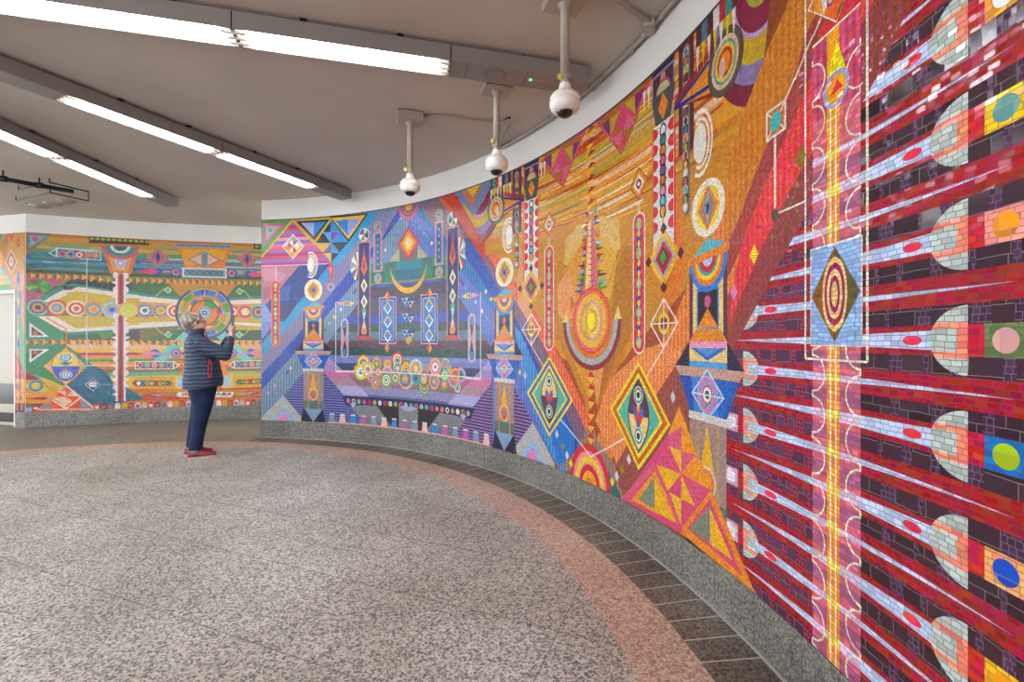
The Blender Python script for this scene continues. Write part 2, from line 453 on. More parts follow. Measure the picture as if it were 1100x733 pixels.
class Mural:
    STEP = 0.05
    EPS = 0.00012
    def __init__(s, px2uv, uv2xyz, u0, u1, v0, v1, base=0.004):
        s.px2uv, s.uv2xyz = px2uv, uv2xyz
        s.lim = (u0, u1, v0, v1)
        s.base = base
        s.V, s.F, s.U, s.K, s.M = [], [], [], [], []
        s.lev = {}
        s.fr = (0, 0, 1)
        s.t = lambda q: q
        s.mat = 0
        s.clips = []
    def cr(s, ox, oy, k): s.fr = (ox, oy, k)
    def P(s, x, y):
        ox, oy, k = s.fr
        return s.px2uv(ox + x/k, oy + y/k)
    def scale(s, x, y):            # metres of wall height per unit of the current frame
        a, b = s.P(x, y), s.P(x, y + 1)
        return abs(a[1] - b[1])
    # ---- drawing in wall metres
    def raw(s, pts, col, mat=None):
        p = [s.t(q) for q in pts]
        u0, u1, v0, v1 = s.lim
        for h in [(-1,0,-u0),(1,0,u1),(0,-1,-v0),(0,1,v1)] + s.clips:
            p = clip_half(p, *h)
            if len(p) < 3: return
        if abs(area2(p)) < 1e-7: return
        if area2(p) < 0: p = p[::-1]
        col = lin(col) if isinstance(col, str) else col
        ua, ub = min(q[0] for q in p), max(q[0] for q in p)
        k0, k1 = int(math.floor(ua / s.STEP)), int(math.floor((ub - 1e-9) / s.STEP))
        for k in range(k0, k1 + 1):
            q = clip_half(clip_half(p, -1, 0, -k*s.STEP), 1, 0, (k+1)*s.STEP) if k0 != k1 else p
            if len(q) < 3 or abs(area2(q)) < 1e-8: continue
            c0 = int((min(a[1] for a in q)) / 0.01); c1 = int((max(a[1] for a in q)) / 0.01)
            L = s.lev.setdefault(k, {})
            lv = 1 + max([L.get(c, 0) for c in range(c0, c1 + 1)])
            for c in range(c0, c1 + 1): L[c] = lv
            off = s.base + lv * s.EPS
            i0 = len(s.V)
            for a in q:
                # facet position: chord between the strip's two edges
                f = (a[0] - k*s.STEP) / s.STEP
                A = s.uv2xyz(k*s.STEP, a[1], off); B = s.uv2xyz((k+1)*s.STEP, a[1], off)
                s.V.append((A[0] + (B[0]-A[0])*f, A[1] + (B[1]-A[1])*f, a[1]))
                s.U.append(a)
            s.F.append(tuple(range(i0, i0 + len(q))))
            s.K.append(col); s.M.append(s.mat if mat is None else mat)
    def rc(s, u0, u1, v0, v1, col, mat=None): s.raw([(u0,v0),(u1,v0),(u1,v1),(u0,v1)], col, mat)
    def ell(s, u, v, ru, rv, col, n=32, a0=0, a1=360):
        s.raw([(u + ru*math.cos(math.radians(a0 + (a1-a0)*k/n)), v + rv*math.sin(math.radians(a0 + (a1-a0)*k/n))) for k in range(n + (0 if a1-a0 == 360 else 1))], col)
    def arc(s, u, v, r0, r1, a0, a1, col, n=20, ku=1.0):
        for k in range(n):
            t0, t1 = math.radians(a0 + (a1-a0)*k/n), math.radians(a0 + (a1-a0)*(k+1)/n)
            s.raw([(u+ku*r0*math.cos(t0), v+r0*math.sin(t0)), (u+ku*r1*math.cos(t0), v+r1*math.sin(t0)),
                   (u+ku*r1*math.cos(t1), v+r1*math.sin(t1)), (u+ku*r0*math.cos(t1), v+r0*math.sin(t1))], col)
    def ln(s, pts, w, col):
        for (a, b) in zip(pts, pts[1:]):
            dx, dy = b[0]-a[0], b[1]-a[1]
            L = math.hypot(dx, dy)
            if L < 1e-6: continue
            nx, ny = -dy/L*w/2, dx/L*w/2
            ex, ey = dx/L*w*0.25, dy/L*w*0.25
            s.raw([(a[0]+nx-ex, a[1]+ny-ey), (b[0]+nx+ex, b[1]+ny+ey), (b[0]-nx+ex, b[1]-ny+ey), (a[0]-nx-ex, a[1]-ny-ey)], col)
    def dia(s, u, v, hu, hv, col): s.raw([(u-hu,v),(u,v-hv),(u+hu,v),(u,v+hv)], col)
    def vstripes(s, poly, pitch, width, col, off=0):
        us = [q[0] for q in poly]; vs = [q[1] for q in poly]
        k = math.floor(min(us)/pitch)
        while k*pitch + off < max(us):
            a = k*pitch + off
            q = clip_half(clip_half(poly, -1, 0, -a), 1, 0, a + width)
            if len(q) > 2: s.raw(q, col)
            k += 1
    def hstripes(s, poly, pitch, width, cols, off=0):
        vs = [q[1] for q in poly]
        k = math.floor(min(vs)/pitch)
        while k*pitch + off < max(vs):
            a = k*pitch + off
            q = clip_half(clip_half(poly, 0, -1, -a), 0, 1, a + width)
            if len(q) > 2: s.raw(q, cols if isinstance(cols, str) else cols[k % len(cols)])
            k += 1
    # ---- drawing in the current frame's units
    def q(s, pts): return [s.P(*a) for a in pts]
    def p(s, pts, col): s.raw(s.q(pts), col)
    def l(s, pts, w, col): s.ln(s.q(pts), w, col)
    def rings(s, x, y, lst, ku=1.0, n=32):
        u, v = s.P(x, y); k = s.scale(x, y)
        for r, c in lst: s.ell(u, v, r*k*ku, r*k, c, n)
    def d(s, x, y, rx, ry, col, k=1.0):     # diamond; rx, ry in frame units of height
        u, v = s.P(x, y); q = s.scale(x, y)
        s.dia(u, v, rx*q, ry*q, col)
    def build(s, name, label, cat):
        me = bpy.data.meshes.new(name)
        me.from_pydata(s.V, [], s.F)
        uvl = me.uv_layers.new(name='UVMap')
        ca = me.color_attributes.new('Col', 'FLOAT_COLOR', 'CORNER')
        uvs, cols = [], []
        for pi, pol in enumerate(me.polygons):
            pol.material_index = s.M[pi]
            for vi in pol.vertices:
                uvs.extend(s.U[vi]); cols.extend(s.K[pi])
        me.uv_layers['UVMap'].data.foreach_set('uv', uvs)
        me.color_attributes['Col'].data.foreach_set('color', cols)
        for m in MM: me.materials.append(m)
        o = bpy.data.objects.new(name, me)
        C.objects.link(o)
        return tag(o, label, cat)

def curved_px(cx, cy, r):
    def f(px, py):
        a = (px - 550) / FPX
        A = a*a + 1; B = -2*(a*cx + cy); K = cx*cx + cy*cy - r*r
        t = (-B + math.sqrt(B*B - 4*A*K)) / (2*A)
        return r * math.atan2(t*a - cx, t - cy), EYE + (Y0 - py)/FPX*t
    return f
def curved_xyz(cx, cy, r):
    return lambda u, v, off: (cx + (r-off)*math.sin(u/r), cy + (r-off)*math.cos(u/r), v)
# ------------------------------------------------------------------ the long curved mural
mu = Mural(curved_px(CX, CY, R), curved_xyz(CX, CY, R), 0.472, 11.5, Z_MUR0, Z_MUR1)
U1, U2 = 2.838, 5.716           # mirror axes of the blue and the golden scene
UT = 1.269                       # first totem
def ident(q): return q
def mirror(a): return lambda q: (2*a - q[0], q[1])
def shift(d): return lambda q: (q[0] + d, q[1])
V0, V1 = Z_MUR0 - 0.01, Z_MUR1 + 0.01
# crops of the photograph that the tracing was read from: (left, top, magnification)
A = (275, 225, 6.111); B = (275, 335, 5.864); CC = (355, 215, 6.111); D = (355, 325, 5.236)
E_ = (430, 190, 6.111); F_ = (430, 300, 6.111); G_ = (430, 370, 6.111)

def px(*pts):
    return [mu.px2uv(*a) for a in pts]

def blue_ground(pal):
    """slanting bands running down to the outer edge"""
    rc, raw = mu.rc, mu.raw
    raw([(0.47, V0), (U1, V0), (U1, V1), (0.47, V1)], pal['slate'])
    mu.vstripes([(0.47, V0), (1.9, V0), (U1, 2.3), (U1, V1), (0.47, V1)], 0.042, 0.019, pal['slate2'])
    up = px((407.4,226.8),(384.5,259),(355,293.5),(325,334),(281,383.6))
    top = px((395,229.7),(350,289),(306,339),(281,370))
    # cyan band
    raw(top + up[::-1], pal['cyan'])
    # upper field left of the cyan band
    raw(px((281,290),(356,284),(350,289),(306,339),(281,370)), pal['field'])
    lo = px((428,225),(412,254),(384.5,280.5),(355,316.5),(326,353),(281,402.4))
    raw(up + lo[::-1], pal['purple'])
    mu.vstripes(up + lo[::-1], 0.040, 0.018, pal['purple2'])
    lo2 = px((440,218),(433,230),(411,259),(385,298.5),(355,334.5),(317,379),(281,419.4))
    raw(lo + lo2[::-1], pal['blue'])
    mu.vstripes(lo + lo2[::-1], 0.045, 0.018, pal['blue2'])

PAL_L = dict(slate='#7f9dbd', slate2='#5f7796', cyan='#2f9bd2', field='#3d4c8c', purple='#73729f', purple2='#8f8bb0', blue='#1c4fc0', blue2='#1a3f9a')
PAL_R = dict(slate='#6d86d6', slate2='#5468b5', cyan='#e06a45', field='#c98a2a', purple='#8b6a72', purple2='#6f5a70', blue='#1c62b8', blue2='#1f8fc0')
blue_ground(PAL_L)
mu.t = mirror(U1); blue_ground(PAL_R); mu.t = ident

def blue_rows():
    rows = [(329.8,'#4f4052'),(338.4,'#2446b4'),(348,'#274a44'),(356.5,'#58788c'),(366,'#5f3a48'),(373.7,'#1c4b48'),
            (382.3,'#7b86c4'),(390.9,'#3b456e'),(399.5,'#b06a92'),(407,'#8c6a6c'),(415.7,'#8e8cb6'),(424.5,'#5a6a92'),(433,'#6e747a'),(462,'#000000')]
    left = px((418,281),(361,356.5),(349,373),(349,402),(386.5,447),(386,470))
    mu.raw(left + [(U1, V0), (U1, left[0][1])], '#3b3f66')
    poly = left + [(U1, V0), (U1, left[0][1])]
    for (ya, c), (yb, _) in zip(rows, rows[1:]):
        va, vb = mu.px2uv(400, ya)[1], mu.px2uv(400, yb)[1]
        q = clip_half(clip_half(poly, 0, -1, -vb), 0, 1, va)
        if len(q) > 2: mu.raw(q, c)
    # lighter diagonal veil over the lower left rows
    veil = [(382.3,'#a9a2da'),(390.9,'#a490c4'),(399.5,'#d07aa6'),(407,'#b08a98'),(415.7,'#b0aedd'),(424.5,'#9a96c8')]
    vp = px((349,377),(355,386),(395,424),(402,436),(385,447),(349,402))
    for (ya, c), (yb, _) in zip(veil, rows[7:]):
        va, vb = mu.px2uv(390, ya)[1], mu.px2uv(390, yb)[1]
        q = clip_half(clip_half(vp, 0, -1, -vb), 0, 1, va)
        if len(q) > 2: mu.raw(q, c)
blue_rows(); mu.t = mirror(U1); blue_rows(); mu.t = ident

def blue_upper(k):
    mu.cr(*CC)
    # teal valley under the crescent
    tl, tr = mu.P(385, 405), mu.P(270, 552)
    mu.raw([tl, (U1, tl[1]), (U1, tr[1] - .06), tr], '#26796a')
    for a, b, c in ((0.0,0.22,'#1f8a98'),(0.22,0.4,'#2f6f63'),(0.4,0.62,'#2a8a5c'),(0.62,0.8,'#3a9a8a')):
        q = [(U1 - b*1.0, V0), (U1 - a*1.0, V0), (U1 - a*1.0, V1), (U1 - b*1.0, V1)]
        vm = tl[1] - 0.12
        mu.rc(U1-b, U1-a, vm, tl[1]-0.01, c); mu.rc(U1-b, U1-a, vm-0.16, vm, ['#1c6f86','#1f7f6a','#1b5f5c','#2d8c70'][int(a*5)])
    mu.rc(tr[0], U1, tr[1] - 0.012, tr[1] + 0.012, '#8a8a3a')
    mu.rc(tr[0]+.05, U1, tr[1] - 0.045, tr[1] - 0.018, '#2a5bd0')
    mu.rc(tr[0]+.02, U1, tr[1] - 0.20, tr[1] - 0.045, '#453a4c')
    mu.raw([tl, (U1, tl[1]), (U1, tl[1]+.035), (tl[0]-.02, tl[1]+.03)], '#4f9adf')
    mu.rc(tl[0]+.05, U1, tl[1]+.035, tl[1]+.05, '#8fb6ea')
    mu.p([(385,405),(455,310),(455,402)], '#b4ae90')
    mu.p([(455,310),(455,400),(522,396),(522,345)], '#6b6f66')
    mu.raw([mu.P(522,345), mu.P(522,396), (U1, tl[1]+.05), (U1, 2.55), mu.P(500,340)], '#7b7f74')
blue_upper(0); mu.t = mirror(U1); blue_upper(1); mu.t = ident

def top_left():
    mu.cr(*A)
    mu.p([(25,60),(240,70),(32,322),(25,322)], '#5aa544')
    mu.hstripes(mu.q([(25,60),(240,70),(32,322),(25,322)]), 0.034, 0.014, '#3f8f4a')
    mu.p([(50,92),(190,94),(52,240)], '#d9609e'); mu.p([(66,108),(160,110),(66,205)], '#aeb4a8')
    mu.rings(95,138,[(13,'#2aa7a2')])
    tri = mu.q([(240,78),(30,328),(30,374),(505,356)])
    mu.raw(tri, '#c65a8c')
    cols = ['#d97aa6','#7f6aa8','#e99cae','#c04c86','#8f7ac0','#d95a6e','#b03f73','#a36cb4','#e2647a']
    mu.hstripes(tri, 0.042, 0.042, cols)
    mu.l([(240,72),(30,322)], 0.02, '#f2c62a')
    # black triangles and gold edges under the header
    mu.p([(240,70),(495,50),(385,228)], '#c9a23c'); mu.p([(264,80),(484,66),(385,202)], '#14161f')
    mu.p([(298,90),(382,86),(382,182)], '#9aa9d6'); mu.p([(382,86),(462,80),(382,182)], '#2c86c8')
    mu.p([(495,60),(385,220),(495,356),(606,215)], '#2f8fd6')
    mu.p([(440,150),(492,82),(492,150)], '#15161f'); mu.p([(385,220),(440,152),(490,218)], '#15161f')
    mu.p([(440,152),(492,152),(492,214)], '#4aa6e4'); mu.p([(496,150),(545,150),(496,214)], '#8a3f94')
    mu.p([(385,223),(495,223),(440,286)], '#d8ae3c'); mu.p([(442,286),(495,223),(495,286)], '#7a3f92')
    mu.p([(448,289),(495,289),(495,352)], '#dcb040'); mu.p([(497,286),(548,290),(497,350)], '#15161f')
    mu.p([(497,218),(606,215),(552,284)], '#17181f')
    mu.l([(240,72),(385,226),(495,62)], 0.026, '#d1a83c')
    mu.cr(*CC)
    mu.p([(-8,106),(248,88),(120,278)], '#14161f'); mu.p([(6,118),(232,97),(120,258)], '#f0b62a')
    mu.p([(32,136),(115,128),(117,238)], '#2c86d2'); mu.p([(115,128),(202,121),(117,238)], '#94a4dc')
    # compass kite and its ladder
    mu.cr(*A)
    mu.p([(172,245),(245,162),(320,243),(245,328)], '#e8e2dc'); mu.p([(180,245),(245,172),(312,243),(245,318)], '#d8c8c8')
    mu.p([(245,172),(208,212),(245,245)], '#9bb0b0'); mu.p([(245,172),(282,210),(245,245)], '#9c93b4')
    mu.p([(180,245),(245,318),(245,245)], '#f08a24'); mu.p([(312,243),(245,318),(245,245)], '#f0c437')
    u, v = mu.P(245, 245)
    for i, c in enumerate(['#f4f0ea','#b04a7a','#f4f0ea','#d8402c','#e89038','#f2ede4','#d04038','#e8d8a0']):
        mu.raw([(u, v)] + [(u+.085*math.cos(math.radians(i*45+k*15)), v+.085*math.sin(math.radians(i*45+k*15))) for k in range(4)], c)
    # the rose field, the navy field
    mu.p([(25,372),(288,366),(170,505),(70,622),(25,622)], '#bb7f92')
    mu.p([(30,395),(120,385),(200,430),(160,480),(60,470)], '#cf93a4'); mu.p([(40,520),(100,500),(90,570),(50,600)], '#a96f86')
    mu.p([(288,366),(486,358),(440,420),(330,560),(270,625),(75,625),(170,505)], '#33498f')
    mu.p([(75,625),(270,625),(190,735),(150,735)], '#2c3470'); mu.p([(170,505),(235,500),(215,600),(150,600)], '#4763aa')
    mu.p([(25,600),(60,620),(130,735),(60,830),(25,860)], '#8fa4e0')
    mu.hstripes(mu.q([(25,735),(130,735),(60,830),(25,860)]), 0.03, 0.012, '#5a70c0')
    mu.l([(30,374),(210,368),(470,358)], 0.010, '#e8d8dc'); mu.l([(131,372),(131,470)], 0.012, '#e2ded8')
top_left()

def wave(u, v):
    """pale ripple of half rings, opening to the left"""
    mu.ell(u-.02, v, .055, .105, '#efeadf')
    for r0, r1 in ((.118, .138), (.158, .18)):
        mu.arc(u-.02, v, r0, r1, -115, 115, '#efeadf', 18, .62)

def pill(u, v0, v1, wd, edge, fill, beads):
    h = wd/2
    for gw, c in ((h, edge), (h-.012, fill)):
        mu.rc(u-gw, u+gw, v0+h, v1-h, c); mu.ell(u, v0+h, gw, gw, c, 20, 180, 360); mu.ell(u, v1-h, gw, gw, c, 20, 0, 180)
    n = max(2, round((v1-v0)/0.2))
    a, b = v0+h*1.1, v1-h*1.1
    mu.rc(u-.022, u+.022, a, b, beads[0])
    for i in range(n):
        v = a + (b-a)*i/(n-1)
        if i < n-1:
            w_ = (b-a)/(n-1)
            mu.dia(u, v + w_/2, .024, w_*.42, beads[3]); mu.raw([(u-.024,v+w_*.5-.035),(u-.024,v+w_*.5+.035),(u+.024,v+w_*.5-.035),(u+.024,v+w_*.5+.035)], beads[4])
            mu.raw([(u, v+w_*.1), (u+.02, v+w_*.36), (u, v+w_*.46), (u-.02, v+w_*.36)], beads[1])
            mu.raw([(u, v+w_*.9), (u+.02, v+w_*.64), (u, v+w_*.54), (u-.02, v+w_*.64)], beads[1])
        mu.ell(u, v, .028, .04, beads[2]); mu.ell(u, v, .014, .02, beads[1])
BEADS = ['#2c3f8a', '#e6c23a', '#6fc9b0', '#2d4fb0', '#1c2a66']
u, v = mu.px2uv(337, 284.7); wave(mu.px2uv(335.5, 284.7)[0], mu.px2uv(335.5, 284.7)[1])
u, vt = mu.px2uv(296.3, 301.6); _, vb_ = mu.px2uv(296.3, 372.6)
pill(u, vb_, vt, .13, '#f08a70', '#e0392f', BEADS)

# ---- totem, drawn at the first one's place and repeated
def totem(d):
    mu.t = shift(d)
    u = UT; mu.cr(*A)
    vc = 2.037
    mu.ell(u, vc, .142, .148, '#ece5d2'); mu.ell(u, vc, .100, .112, '#f1d23a')
    mu.dia(u, vc, .092, .118, '#ee7f2a'); mu.dia(u, vc, .066, .112, '#8d8f92'); mu.dia(u, vc, .045, .106, '#d9663c')
    mu.dia(u, vc, .030, .09, '#8fa0a8')
    mu.ell(u, vc, .02, .034, '#2b6fae'); mu.ell(u, vc, .01, .018, '#10202c')
    # shoulder panels and window block (column of the body)
    def Y(y): return mu.px2uv(337, 335 + y/5.864)[1]
    k = 0.01425/5.864
    def bx(x0, x1, ya, yb, c): mu.rc(u+(x0-366)*k, u+(x1-366)*k, Y(yb), Y(ya), c)
    def bp(pts, c): mu.raw([(u+(x-366)*k, Y(y)) for x, y in pts], c)
    bx(300, 432, 0, 183, '#5a2f4a'); bx(313, 419, 0, 186, '#edca78')
    bx(327, 405, 55, 155, '#3f8fd8'); bx(332, 400, 62, 150, '#151722')
    mu.ell(u, Y(88), .026, .032, '#d9628c'); bp([(330,150),(366,104),(402,150)], '#ea8a1e')
    bp([(296,187),(325,153),(407,153),(436,187)], '#e08a22')
    bx(300, 432, 184, 198, '#eb9cc2'); bx(300, 432, 198, 246, '#efcf80')
    bp([(303,199),(430,199),(366,230)], '#2f70c4'); bp([(322,199),(410,199),(366,220)], '#5a9ad8')
    bx(300, 432, 232, 247, '#58a4dc')
    bp([(300,184),(300,248),(243,248)], '#1a1b48'); bp([(432,184),(432,248),(489,248)], '#1a1b48')
    # bowl and cap
    vd = Y(-18)
    for r, c in ((.178,'#2b84d8'),(.146,'#ee7a28'),(.118,'#f0cd3e'),(.094,'#2fa2a2'),(.078,'#c92438'),(.048,'#b9c9e8')):
        mu.ell(u, vd, r*.92, r*1.02, c, 24, 180, 360)
    mu.raw([(u-.15, vd+.0), (u, vd+.098), (u+.165, vd+.04)], '#5cb9c8')
    mu.raw([(u-.175, vd-.028), (u-.175, vd+.012), (u+.178, vd+.044), (u+.178, vd+.006)], '#e8832a')
    # tan shelf, blue keel
    bp([(243,247),(489,247),(470,272),(262,272)], '#c79c8c')
    keel = [(260,271),(472,271),(430,360),(302,360)]
    bp(keel, '#2157b4'); bp([(308,271),(424,271),(412,360),(320,360)], '#4a8ad6'); bp([(366,271),(472,271),(448,320),(412,360),(408,360)], '#2c66c2')
    bp([(308,312),(366,248),(424,312),(366,372)], '#c9dcee'); bp([(314,312),(366,255),(418,312),(366,365)], '#4d8bd6')
    for r, c in ((.094,'#8fb7e6'),(.084,'#e07aa8'),(.064,'#5fb6c8'),(.05,'#d9628c'),(.036,'#f2efe6'),(.022,'#1f6a58')):
        mu.ell(u, Y(311), r*.94, r*1.06, c, 24)
    bp([(308,310),(424,310),(424,314),(308,314)], '#c9dcee')
    bx(298, 434, 358, 377, '#d6d4ce')
    # post
    bx(302, 430, 377, 560, '#a58a86'); bx(302, 430, 560, 612, '#5c7366')
    for x in (333, 402): bx(x-3, x+3, 377, 612, '#c9a04a')
    bp([(366,380),(337,520),(366,540),(395,520)], '#efb31c')
    for r, c in ((.075,'#c9ced0'),(.062,'#ee7c1f')): mu.ell(u, Y(520), r, r*1.1, c, 20)
    bp([(350,512),(382,512),(366,548)], '#d8323c'); bp([(366,505),(378,530),(354,530)], '#5aa4dc')
    bp([(302,612),(430,612),(448,705),(283,705)], '#17193a'); bp([(308,612),(426,612),(366,694)], '#86a4c6')
    mu.t = ident

# ---- striped wings either side of the totem foot
def wings(c0, c1, c2, tri=True):
    mu.cr(*B)
    w = [(302,380),(175,528),(287,668),(302,640)]
    mu.p(w, c0); mu.hstripes(mu.q(w), .034, .016, c1)
    w = [(428,380),(528,495),(655,640),(655,705),(430,705)]
    mu.p(w, c0); mu.hstripes(mu.q(w), .034, .016, c1)
    mu.p([(172,528),(20,682),(20,712),(300,712),(288,664)], c2)
    mu.p([(172,600),(82,706),(262,706)], '#8fc4ec'); mu.p([(172,630),(112,706),(232,706)], '#e98fc0')
wings('#28296c', '#8088cc', '#b6b9b6')
mu.t = mirror(U1); wings('#5a1f5c', '#8a7fb8', '#b6b9b6'); mu.t = ident

def bead(x, y, c, w=.028): 
    u, v = mu.P(x, y); mu.dia(u, v, w*.8, w, c)
mu.cr(*B)
for x, y, c in ((253,320,'#3fa44a'),(220,357,'#e8e2b8'),(200,382,'#2450c8'),(166,415,'#c9a040'),(141,441,'#3fa44a'),(120,465,'#b8b4dc'),(77,513,'#e89ac0'),(495,35,'#ecd04a'),(462,75,'#8cc46a'),(437,115,'#2f7a44')): bead(x, y, c)
mu.t = mirror(U1)
for x, y, c in ((253,320,'#ecd23a'),(220,357,'#3fa44a'),(495,35,'#f0ece4'),(462,75,'#3fa44a'),(437,-20,'#ecd23a'),(470,-60,'#e8f0d0')): bead(x, y, c)
mu.t = ident

def blue_motifs(side):
    # navy obelisk panel
    mu.cr(*CC)
    a = mu.P(183, 287); b = mu.P(262, 287); v0 = mu.px2uv(391, 363)[1]
    mu.rc(a[0], b[0], v0, a[1]+.02, '#d99a7c'); mu.rc(a[0]+.012, b[0]-.012, v0, a[1]+.005, '#16296c')
    mu.rc(a[0]-.03, b[0]+.03, v0-.012, v0+.02, '#e23b34')
    uc = (a[0]+b[0])/2
    H_ = a[1] - v0
    def dd(fv, hu, hv, c): mu.dia(uc, a[1] - fv*H_, hu, hv, c)
    mu.raw([(uc, a[1]-.02), (uc+.028, a[1]-.16*H_), (uc+.055, a[1]-.27*H_), (uc, a[1]-.36*H_), (uc-.055, a[1]-.27*H_), (uc-.028, a[1]-.16*H_)], '#b0506a')
    mu.raw([(uc, a[1]-.12*H_), (uc+.05, a[1]-.27*H_), (uc, a[1]-.34*H_), (uc-.05, a[1]-.27*H_)], '#e8762a'); dd(.24, .018, .1, '#5a2f6a')
    for f in (.45, .62):
        dd(f, .055, .095, '#ece2b8'); dd(f, .035, .062, '#e8b93a'); mu.ell(uc, a[1]-f*H_, .022, .034, '#2f8fc0'); mu.ell(uc, a[1]-f*H_, .01, .016, '#c63a6a')
    mu.ell(uc, a[1]-.735*H_+.02, .032, .045, '#4fae5a'); mu.raw([(uc-.028, a[1]-.75*H_+.02), (uc+.028, a[1]-.75*H_+.02), (uc, a[1]-.83*H_)], '#9adfe0')
    mu.raw([(uc, a[1]-.80*H_), (uc+.045, a[1]-.93*H_), (uc-.045, a[1]-.93*H_)], '#efb9a6')
    for r, c in ((.046,'#e8702a'),(.034,'#f0c23a'),(.022,'#cf3a4a'),(.012,'#3f9ad8')): mu.ell(uc, a[1]-.93*H_, r, r*1.15, c, 18)
    # bead panel with two roundels
    a = mu.P(285, 212); b = mu.P(341, 212); v0 = mu.P(313, 474)[1]
    mu.rc(a[0], b[0], v0, a[1], '#b79ac6'); mu.rc(a[0]+.014, b[0]-.014, v0+.014, a[1]-.014, '#d98a6a'); mu.rc(a[0]+.03, b[0]-.03, v0+.03, a[1]-.03, '#2a4fc0')
    uc = (a[0]+b[0])/2
    for i in range(6):
        v = a[1] - .06 - i*(a[1]-v0-.12)/5
        mu.ell(uc, v, .026, .032, '#1f8a4a'); mu.ell(uc, v, .012, .016, '#0f2a3c')
        if i < 5: mu.dia(uc, v-(a[1]-v0-.12)/10, .022, .02, '#5fb4e8')
    for y in (172, 515):
        mu.rings(313, y, [(33,'#7fc4c8'),(27,'#c8744a'),(21,'#3fa0c8'),(14,'#e8c04a'),(9,'#b83a5a')])
    # pinwheel
    mu.rings(222, 227, [(43,'#e8e8e4'),(38,'#27406a')])
    u, v = mu.P(222, 227)
    for i, c in enumerate(['#3f9a4a','#e8dfe8','#2a6fb0','#b83f7a','#e8e8e0','#2f8f52','#d8a4c0','#20304a']):
        mu.raw([(u, v)] + [(u+.074*math.cos(math.radians(i*45+j*15)), v+.078*math.sin(math.radians(i*45+j*15))) for j in range(4)], c)
    # fan
    u, v = mu.P(183, 437)
    for i in range(11):
        c = ['#e8e4dc','#c23a44','#9fd8dc','#e8e4dc','#b98a50','#7fb6dc','#e8e4dc','#2c6f9a','#d84a5a','#e8e4dc','#1c1f2c'][i]
        a0 = 90 + i*180/11; a1 = a0 + 180/11
        mu.raw([(u, v), (u+.125*math.cos(math.radians(a0)), v+.19*math.sin(math.radians(a0))), (u+.125*math.cos(math.radians(a1)), v+.19*math.sin(math.radians(a1)))], c)
    # little fish dart
    u, v = mu.P(112, 680)
    mu.raw([(u-.17, v), (u-.03, v+.035), (u-.03, v-.035)], '#e89aa8'); mu.raw([(u+.12, v), (u+.02, v+.045), (u+.02, v-.045)], '#ecd23a')
    for r, c in ((.05,'#3f8fb8'),(.034,'#e8c84a'),(.018,'#2a4fb0')): mu.ell(u, v, r, r, c, 18)
    for x, y, c in ((168,592,'#7a4a2a'),(158,607,'#2450c8'),(137,634,'#5ab4dc'),(70,718,'#e8e4f0'),(392,282,'#3f9a3a'),(413,254,'#6ac04a'),(362,328,'#f0ecdc'),(443,207,'#4ab0d8')): bead(x, y, c, .026)
    # frame with three kites
    mu.cr(*D)
    a = mu.px2uv(408.2, 320.5); b = mu.px2uv(425.4, 320.5); v0 = mu.px2uv(416, 368.6)[1]
    mu.rc(a[0]-.01, b[0]+.01, v0-.012, a[1]+.012, '#b9a8cc'); mu.rc(a[0]+.005, b[0]-.005, v0+.003, a[1]-.003, '#2a3f7c')
    mu.rc(a[0]+.03, b[0]-.03, v0+.03, a[1]-.03, '#c9b8a8'); mu.rc(a[0]+.04, b[0]-.04, v0+.04, a[1]-.04, '#2a78c4')
    uc = (a[0]+b[0])/2
    for i in range(3):
        v = a[1] - .13 - i*(a[1]-v0-.22)/2
        mu.raw([(uc-.07, v), (uc, v+.085), (uc+.07, v)], '#ecd02a'); mu.raw([(uc-.07, v), (uc, v-.085), (uc+.07, v)], '#e2ecec')
        mu.dia(uc, v, .048, .058, '#1f5fb4'); mu.ell(uc, v, .026, .03, '#2b8fd8')
    for y in (318.3, 373.7):
        u, v = mu.px2uv(416.6, y)
        mu.raw([(u-.045, v), (u, v-.062), (u, v+.062)], '#f0a01c'); mu.raw([(u+.045, v), (u, v-.062), (u, v+.062)], '#e0501c')
    # capsule
    u, v1 = mu.px2uv(370.6, 342.2); v0 = mu.px2uv(370.6, 385.5)[1]
    h = .063
    for g_, c in ((h, '#c4b4d0'), (h-.02, '#c9a4b4')):
        mu.rc(u-g_, u+g_, v0+h, v1-h, c); mu.ell(u, v0+h, g_, g_, c, 20, 180, 360); mu.ell(u, v1-h, g_, g_, c, 20, 0, 180)
    vm = (v0+v1)/2
    for s_ in (-1, 1):
        vv = vm + s_*(v1-v0)*.34
        mu.raw([(u, vm), (u-.04, vv), (u+.04, vv)], '#5a1f28'); mu.ell(u, vv, .036, .055, '#16407c'); mu.ell(u, vv, .024, .04, '#4fb6d8'); mu.ell(u, vv, .01, .03, '#1c4f8c')
    # white wire
    a = mu.px2uv(361, 325); b = mu.px2uv(361, 399.5)
    mu.ln([a, b, (U1+.002, b[1])], .012, '#e4e0e4')
    if side == 0: mu.ln([a, mu.px2uv(398-33, 325)], .01, '#e4e0e4')
blue_motifs(0); mu.t = mirror(U1); blue_motifs(1); mu.t = ident

# hanging drop left
mu.cr(*A)
mu.p([(492,345),(512,380),(495,480),(474,380)], '#d8503c'); mu.p([(492,372),(502,385),(494,440),(484,385)], '#e88aa0')
mu.rings(492, 510, [(28,'#b8a8d4'),(20,'#8f9ad4'),(10,'#c8243c')])
# white wheel on the right scene edge
mu.t = mirror(U1); mu.rings(492, 510, [(28,'#b8a8d4'),(20,'#8f9ad4'),(10,'#c8243c')]); mu.t = ident

